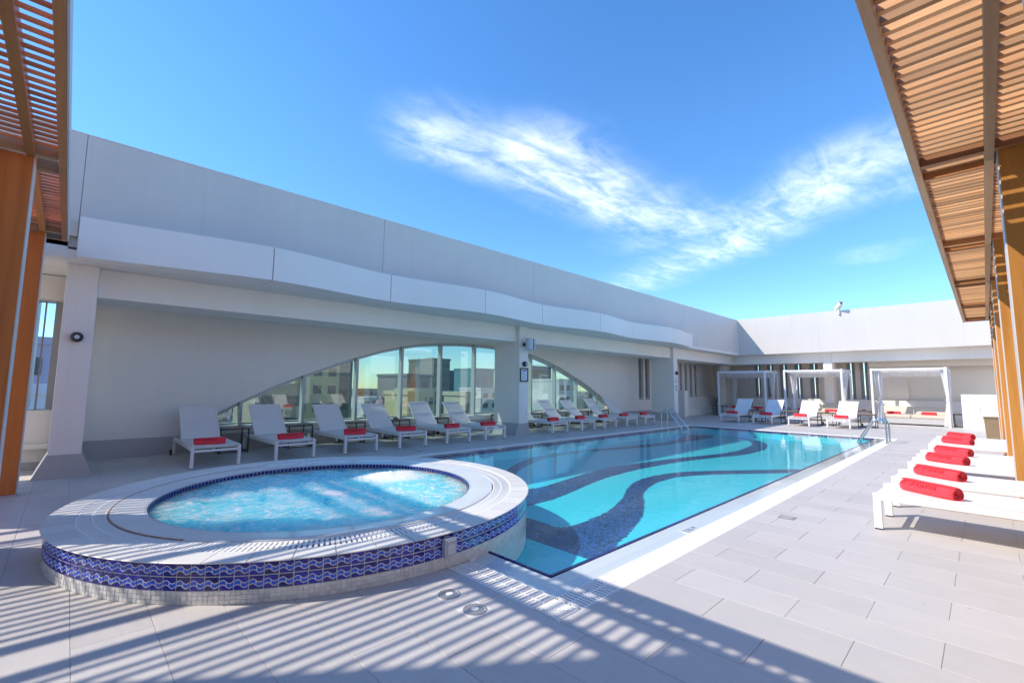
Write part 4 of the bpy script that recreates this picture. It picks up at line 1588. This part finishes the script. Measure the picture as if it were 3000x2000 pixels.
def make_ash():
    r = empty('ashtray')
    mb = MB(); mb.lathe([(.0, .004), (.05, .004), (.056, .0), (.064, .0), (.068, .04), (.058, .04), (.052, .012), (.0, .012)], 16, closed=False)
    part('bowl', mb, 'ashtray_wood', r, smooth=True)
    return r
AS = make_ash()
for i, (k, lb) in enumerate(((3, 'brown ashtray on the table after the fourth shaded lounger'), (7, 'brown ashtray on a table past the loudspeaker column'), (10, 'brown ashtray on the table between the shaded far loungers'), (12, 'brown ashtray on the sunlit table between far loungers'), (15, 'brown ashtray on the table between shaded and middle cabanas'), (16, 'brown ashtray on the table between middle and sunlit cabanas'))):
    l = tabs[k][0]
    tag(place(AS, i == 0, (l[0] + .03, l[1] - .04, .509), 0), lb, 'ashtray', 'brown ashtrays')

# ================================================================== POOL LADDERS
def ladder(x_in, x_out, y0, y1, name_label):
    sgn = 1 if x_out > x_in else -1
    r = empty('pool_ladder', (x_out, (y0 + y1) / 2, 0))
    tag(r, name_label, 'pool ladder', 'steel pool ladders')
    for y in (y0, y1):
        yy = y - (y0 + y1) / 2
        path = [(0, yy, -.005), (0, yy, .44)]
        for k in range(1, 10):
            a = PI * k / 9 * .80
            path.append((-sgn * .17 * (1 - math.cos(a)), yy, .44 + .17 * math.sin(a) ** .9))
        path.append((x_in - x_out, yy, -.02))
        path.append((x_in - x_out + sgn * .0 - sgn * .03, yy, -.23))
        part('rail', MB().tube(path, .0205, 12), 'steel', r, smooth=True)
        part('flange', MB().tube([(0, yy, .0005), (0, yy, .012)], .045, 18), 'steel', r, smooth=True)
    for z in (-.09, -.2):
        part('step', MB().box(x_in - x_out - .045, x_in - x_out + .045, y0 - (y0 + y1) / 2, y1 - (y0 + y1) / 2, z, z + .022), 'steel', r)
ladder(-7.42, -8.19, 15.50, 15.96, 'steel pool ladder on the shaded side by the third column')
ladder(-2.45, -1.82, 15.45, 15.95, 'steel pool ladder on the sunlit side by the loungers')

# ================================================================== CABANAS
def curtain(h, seed, r0=.15, pinch=1.0):
    rnd = random.Random(seed)
    vs_, fs_ = [], []
    nz, na = 30, 56
    ph = rnd.uniform(0, 6)
    for i in range(nz + 1):
        z = h * i / nz
        u_ = abs(z - pinch) / (h - pinch if z > pinch else pinch)
        rr = .045 + (r0 - .045) * (u_ ** .75) * (1.0 if z > pinch else .85)
        for k in range(na):
            a = 2 * PI * k / na
            fold = 1 + .22 * math.cos(9 * a + ph + 1.2 * math.sin(z * 2)) * min(1, u_ + .3) + .08 * math.cos(5 * a - ph)
            off = .02 * math.sin(z * 2.2 + ph)
            vs_.append((rr * fold * math.cos(a) * .75 + off, rr * fold * math.sin(a) * 1.15, z))
    for i in range(nz):
        for k in range(na):
            k2 = (k + 1) % na
            fs_.append((i * na + k, i * na + k2, (i + 1) * na + k2, (i + 1) * na + k))
    return MB().add(vs_, fs_)


def cabana(x0, x1, y0, lb, curt):
    dep = 2.0
    r = empty('cabana', ((x0 + x1) / 2, y0, 0))
    tag(r, lb, 'cabana', 'white cabanas at the far end')
    w_ = (x1 - x0) / 2
    for sx in (-1, 1):
        for yy in (0, dep - .09):
            xa = sx * w_ - (.075 if sx > 0 else 0)
            part('post', MB().box(xa, xa + .075, yy, yy + .075, 0, 2.208), 'cabana_metal', r)
    for yy in (0, dep - .09):
        part('top_beam', MB().box(-w_, w_, yy - .0015, yy + .0765, 2.21, 2.29), 'cabana_metal', r)
    for sx in (-1, 1):
        xa = sx * w_ - (.088 if sx > 0 else .002)
        part('side_beam', MB().box(xa, xa + .09, .093, dep - .093, 2.212, 2.308), 'cabana_metal', r)
    for k in range(3):
        xx = -w_ + (k + 1) * 2 * w_ / 4
        part('canopy_batten', MB().box(xx - .015, xx + .015, .094, dep - .094, 2.225, 2.255), 'cabana_metal', r)
    # cloth hung under the frame
    vs_, fs_ = [], []
    nx_, ny_ = 40, 18
    for i in range(nx_ + 1):
        for j in range(ny_ + 1):
            u_, v_ = i / nx_, j / ny_
            xx = -w_ + .10 + u_ * (2 * w_ - .2)
            yy = .12 + v_ * (dep - .24)
            sag = .05 * math.sin(PI * ((v_ * 4) % 1)) + .02 * noise.noise(Vector((xx * 3 + x0, yy * 4, 0)))
            vs_.append((xx, yy, 2.205 - sag))
    for i in range(nx_):
        for j in range(ny_):
            k = i * (ny_ + 1) + j
            fs_.append((k, k + ny_ + 1, k + ny_ + 2, k + 1))
    cl = part('canopy_cloth', MB().add(vs_, fs_), 'cloth_white', r, smooth=True)
    for yy, s_ in ((dep - .10, 1), (dep * .5, 1)):
        vs_, fs_ = [], []
        for i in range(41):
            xx = -w_ + .1 + i / 40 * (2 * w_ - .2)
            wv = .015 * math.sin(i * 1.3) + .01 * noise.noise(Vector((xx * 4, yy, x0)))
            vs_ += [(xx, yy + wv, 2.19), (xx, yy + wv * 1.5, 1.98 + .015 * math.sin(i * .9))]
        for i in range(40):
            fs_.append((i * 2, i * 2 + 2, i * 2 + 3, i * 2 + 1))
        part('valance', MB().add(vs_, fs_), 'cloth_white', cl, smooth=True)
    for k, (cx, cy) in enumerate(curt):
        o = part('curtain', curtain(2.17, int(abs(x0) * 100) + k, .17), 'cloth_white', r, smooth=True)
        o.location = (cx * (w_ - .05), cy, .02)
        tb = MB(); tb.lathe([(.052, .99), (.066, .99), (.066, 1.03), (.052, 1.03)], 20)
        part('tie_band', tb, 'cloth_white', o)
    return r


CB = [(-9.62, -7.33), (-6.56, -4.26), (-3.30, -.94)]
cabana(*CB[0], 24.2, 'shaded white cabana in the inner corner of the terrace', ((-.9, 1.9), (.98, 1.3)))
cabana(*CB[1], 24.2, 'white cabana in the middle of the row', ((-.86, .8), (.98, .75)))
cabana(*CB[2], 24.2, 'sunlit white cabana nearest the white counter', ((-.83, .35), (1.0, .25)))
for i, (x0, x1) in enumerate(CB):
    r = empty('daybed', ((x0 + x1) / 2, 24.55, 0))
    tag(r, ['beige double daybed inside the shaded corner cabana', 'beige double daybed inside the middle cabana', 'beige double daybed on white wicker inside the sunlit cabana'][i], 'daybed', 'daybeds in the cabanas')
    w_ = (x1 - x0) / 2 - .13
    part('wicker_base', MB().box(-w_, w_, 0, 1.55, .05, .27), 'wicker_white', r, bevel=.01)
    for s in (-1, 1):
        xa, xb = (.006, w_ - .01) if s > 0 else (-w_ + .01, -.006)
        part('seat_cushion', MB().box(xa, xb, -.02, 1.1, .272, .41), 'cushion', r, bevel=.035)
        M = Matrix.Translation((0, 1.0, .40)) @ Matrix.Rotation(math.radians(-38), 4, 'X')
        part('back_cushion', MB().box(xa + .01, xb - .01, 0, .13, .02, .42, mat=M), 'cushion', r, bevel=.035)
    for s, wd in ((-.55, 'corner'), (.5, 'counter')):
        o = place(TW, False, ((x0 + x1) / 2 + s * w_, 24.95, .408), random.uniform(-.12, .12))
        tag(o, 'rolled red towel on the daybed of the %s cabana, %s side' % (['shaded', 'middle', 'sunlit'][i], wd), 'towel', 'rolled red towels')

# ================================================================== WHITE COUNTER AND HAMPER
cn = empty('towel_counter', (-.1, 24.0, 0))
tag(cn, 'white block counter with a leaf-shaped relief beside the sunlit cabana', 'counter')
part('body', MB().box(-.5, .55, -.2, .5, .0, 1.26), 'wall_white', cn, bevel=.01)
lf = MB()
for cx, tl, s in ((-.06, .16, 1), (.02, -.2, 1)):
    P = []
    for k in range(15):
        u_ = k / 14
        P.append((cx + .035 * math.sin(PI * u_) + tl * .12 * u_, .35 + u_ * .65))
    for k in range(14, -1, -1):
        u_ = k / 14
        P.append((cx - .035 * math.sin(PI * u_) + tl * .12 * u_, .35 + u_ * .65))
    P = [p for i, p in enumerate(P) if i not in (15, 29)]
    lf.prism(P, -.214, -.201, 1)
part('leaf_relief', lf, 'panel_pale', cn)
hm = empty('wicker_hamper', (.16, 19.45, 0))
tag(hm, 'tall cane wicker towel hamper by the pergola posts', 'hamper')
part('basket', MB().prism([(-.17, 0), (.17, 0), (.2, .60), (-.2, .60)], -.15, .2, 1), 'wicker_cane', hm, bevel=.02)
part('lid', MB().box(-.21, .21, -.17, .22, .602, .64), 'wicker_cane', hm, bevel=.012)

# ================================================================== SMALL FITTINGS
def bulkhead(x, y, z, lb):
    r = empty('round_wall_lamp', (x, y, z))
    tag(r, lb, 'wall lamp', 'round black wall lamps')
    part('housing', MB().tube([(0, 0, 0), (.075, 0, 0)], .073, 28), 'black_plastic', r, smooth=True)
    part('bezel', MB().tube([(.0752, 0, 0), (.10, 0, 0)], [.070, .052], 28), 'black_plastic', r, smooth=True)
    part('lens', MB().tube([(.1002, 0, 0), (.106, 0, 0)], .030, 24), 'lens_grey', r, smooth=True)
bulkhead(-9.366, .0, 2.06, 'round black lamp alone on the column by the red timber post')
bulkhead(-9.366, 9.58, 2.06, 'round black lamp above the framed notice')
bulkhead(-9.366, 19.12, 2.06, 'round black lamp above the warning signs')

fn = empty('framed_notice', (-9.366, 9.57, 1.74))
tag(fn, 'black framed pool notice hanging on the column', 'notice')
f_ = MB(); f_.box(0, .03, -.165, -.135, -.2, .2); f_.box(0, .03, .135, .165, -.2, .2); f_.box(0, .03, -.135, .135, .165, .2); f_.box(0, .03, -.135, .135, -.2, -.165)
part('frame', f_, 'black_plastic', fn)
ps_ = part('sheet', MB().box(0, .012, -.134, .134, -.164, .164), 'paper', fn)
pr_ = MB()
rn = random.Random(3)
for y0, y1, z0, z1 in ((-.09, .09, .105, .135), (-.07, .04, .035, .052), (-.07, .05, -.075, -.06), (.07, .09, -.03, .0), (.07, .09, -.14, -.11)):
    pr_.box(.0121, .0135, y0, y1, z0, z1)
for k in range(3):
    pr_.box(.0121, .0132, -.05, .03, .012 - k * .018, .016 - k * .018)
    pr_.box(.0121, .0132, -.05, .03, -.095 - k * .018, -.091 - k * .018)
part('print', pr_, 'print_dark', ps_)

def sign(z, lb, fn_):
    r = empty('warning_sign', (-9.366, 19.11, z))
    tag(r, lb, 'sign')
    part('plate', MB().box(0, .006, -.12, .12, -.15, .15), 'paper', r)
    mb = MB(); fn_(mb)
    part('symbol', mb, 'print_dark', r)
def s1_(mb):
    mb.box(.0061, .008, -.05, -.01, .09, .115)
    mb.prism([(-.03 + .02 * math.cos(k * PI / 4), .05 + .025 * math.sin(k * PI / 4)) for k in range(8)], .0061, .008, 0)
    mb.box(.0061, .008, -.05, -.03, -.06, .015); mb.box(.0061, .008, .01, .03, -.06, .015)
    mb.box(.0061, .008, -.09, .09, -.12, -.095)
def s2_(mb):
    n_ = 28
    for k in range(n_):
        a0, a1 = 2 * PI * k / n_, 2 * PI * (k + 1) / n_
        mb.prism([(.09 * math.cos(a0), .03 + .10 * math.sin(a0)), (.09 * math.cos(a1), .03 + .10 * math.sin(a1)), (.073 * math.cos(a1), .03 + .082 * math.sin(a1)), (.073 * math.cos(a0), .03 + .082 * math.sin(a0))], .0061, .008, 0)
    mb.prism([(-.058, .09), (-.045, .10), (.06, -.03), (.048, -.04)], .0061, .008, 0)
    mb.prism([(.058, .09), (.045, .10), (-.02, .03), (-.008, .018)], .0061, .0079, 0)
    mb.box(.0061, .008, -.09, .09, -.125, -.10)
sign(1.78, 'white shower sign on the third column, above the no-diving sign', s1_)
sign(1.42, 'white round no-diving sign low on the third column', s2_)

sk = empty('loudspeaker', (-9.17, 9.62, 2.62), math.radians(18))
tag(sk, 'grey two-faced loudspeaker bracketed high on the column', 'loudspeaker')
part('cabinet', MB().prism([(-.06, -.17), (-.06, .0), (.02, .15), (.10, .15), (.13, .0), (.10, -.15), (.02, -.2)][::-1], -.17, .18, 2), 'grey_plastic', sk, bevel=.02)
part('grille', MB().prism([(.128, -.012), (.104, .132), (.112, .136), (.138, -.012)], -.15, .16, 2), 'frame_grey', sk)
part('cone_slot', MB().box(.118, .134, -.035, -.008, -.15, .16), 'black_plastic', sk)
part('bracket', MB().box(-.20, -.055, -.05, -.02, -.04, .06), 'black_plastic', sk)

cc = empty('security_camera', (-4.47, 25.46, 5.06))
tag(cc, 'white security camera on top of the far parapet', 'camera')
cc.scale = (1.5, 1.5, 1.5)
M = Matrix.Rotation(math.radians(35), 4, 'Z') @ Matrix.Rotation(math.radians(-25), 4, 'X')
part('body', MB().box(-.055, .055, -.25, .1, .04, .15, mat=M), 'white_metal', cc, bevel=.006)
part('hood', MB().box(-.065, .065, -.29, .1, .152, .162, mat=M), 'white_metal', cc)
part('lens', MB().tube([M @ Vector((0, -.252, .09)), M @ Vector((0, -.235, .09))], .035, 14), 'black_plastic', cc)
part('bracket', MB().box(-.02, .02, -.03, .02, -.12, .06), 'white_metal', cc)

# floor drains
def rdrain(x, y, lb):
    r = empty('floor_drain', (x, y, .001))
    tag(r, lb, 'drain', 'round floor drains')
    s = .085
    f_ = MB(); f_.box(-s, s, -s, s, -.006, .0015)
    part('square_frame', f_, 'coping_white', r)
    f_ = MB(); f_.lathe([(.075, .0), (.075, .0045), (.066, .0045), (.064, .001), (.055, .003), (.02, .0048), (0.0, .0048), (.0, .0)], 36)
    part('plate', f_, 'drain_metal', r, smooth=True)
    part('plug', MB().tube([(0, 0, .0049), (0, 0, .0085)], .024, 20), 'grate_white', r, smooth=True)
    for k in range(6):
        a = k * PI / 3 + .3
        part('screw', MB().tube([(.07 * math.cos(a), .07 * math.sin(a), .0044), (.07 * math.cos(a), .07 * math.sin(a), .0055)], .004, 8), 'black_metal', r)
rdrain(-2.505, 1.88, 'round steel floor drain beside the whirlpool foot')
rdrain(-2.228, 1.872, 'round steel floor drain just below the gutter corner')
for x, y, lb in ((-1.52, 5.65, 'small square floor drain on the sunlit deck'), (-8.43, 5.48, 'small square floor drain before the third shaded lounger'), (-8.5, 10.1, 'small square floor drain near the loudspeaker column'), (-9.2, 20.6, 'small square floor drain in the shaded inner corner')):
    r = empty('square_drain', (x, y, .001))
    tag(r, lb, 'drain', 'square floor drains')
    part('frame', MB().box(-.075, .075, -.075, .075, -.004, .002), 'drain_metal', r)
    part('grid', MB().box(-.05, .05, -.05, .05, .0021, .004), 'slit_frame', r)

# ================================================================== CITY BEYOND THE WINDOWS
def building(x, y0, y1, ztop, depth, mat, lb, floors=3.4, bays=3.0, winmat='b_win', wfrac=.55):
    r = empty('city_building', (x, (y0 + y1) / 2, -48))
    tag(r, lb, 'building', 'city buildings beyond the glass')
    w_ = (y1 - y0) / 2
    h = ztop + 48
    part('walls', MB().box(-depth, 0, -w_, w_, 0, h), mat, r)
    part('roof_edge', MB().box(-depth - .2, .25, -w_ - .2, w_ + .2, h + .003, h + .7), mat, r)
    nb = max(1, int(2 * w_ / bays))
    nf = min(7, int(h / floors))
    for f_ in range(nf):
        z1 = h - 1.2 - f_ * floors
        for b_ in range(nb):
            cy = -w_ + (b_ + .5) * 2 * w_ / nb
            hw = 2 * w_ / nb * wfrac / 2
            key = (round(hw, 2), winmat)
            if key not in wm:
                wm[key] = MB().box(-.05, .06, -key[0], key[0], -1.6, 0).mesh('window')
            o = link('window', wm[key], winmat, r); o.location = (0, cy, z1)
    return r
wm = {}
building(-90, 30.5, 39, 6.0, 14, 'b_yellow', 'pale yellow tower seen through the arched window', bays=2.2)
building(-110, 46, 51, 8.5, 12, 'b_green', 'dark green tower behind the yellow one')
building(-100, 60.5, 67.5, 3.9, 15, 'b_grey', 'dark grey office block beyond the glass')
building(-70, 42.6, 46.2, -.1, 8, 'b_yellow', 'low pale yellow building with small arched bays', bays=1.1, floors=2.4)
building(-85, 53.4, 58.5, .3, 8, 'b_cream', 'cream flat-roofed building behind the low yellow one', bays=1.5)
building(-140, 95, 103, 11.1, 16, 'b_green', 'tall dark tower beyond the middle panes')
building(-180, 132, 143, 8.6, 20, 'b_glass', 'blue glass office tower beyond the panes', winmat='b_glass')
building(-60, 47.4, 49.4, -.1, 6, 'b_cream', 'cream apartment corner close to the glass', bays=.9, floors=1.4)
building(-162, 132, 145, 9.3, 14, 'b_teal', 'teal glass tower with a roof mast', winmat='b_glass')
building(-120, 101.5, 110, .5, 12, 'b_white', 'low white building below the teal tower')
building(-120, 127, 138, 9.0, 14, 'b_grey', 'grey block seen past the loudspeaker column')
building(-90, 107, 116, 3.4, 14, 'b_white', 'white block seen past the loudspeaker column')
building(-75, 20, 27, 1.0, 12, 'b_tan', 'tan low block below the low end of the arched window')
building(-60, -4.2, -1.2, 4.9, 12, 'b_lilac', 'lilac block seen through the narrow corner window', bays=40)
building(-45, -3.5, -.9, .6, 6, 'b_white', 'white roof hut seen through the narrow corner window', bays=1.0, floors=1.2)
for i in range(26):
    rn = random.Random(100 + i)
    y = 14 + i * 9 + rn.uniform(-3, 3)
    x = -rn.uniform(150, 320)
    mm_ = rn.choice(['b_cream', 'b_white', 'b_tan', 'b_grey'])
    building(x, y, y + rn.uniform(10, 22), rn.uniform(-20, 1.2), 18, mm_, 'low %s city block far off on the horizon beyond the glass' % mm_[2:], bays=3.5)
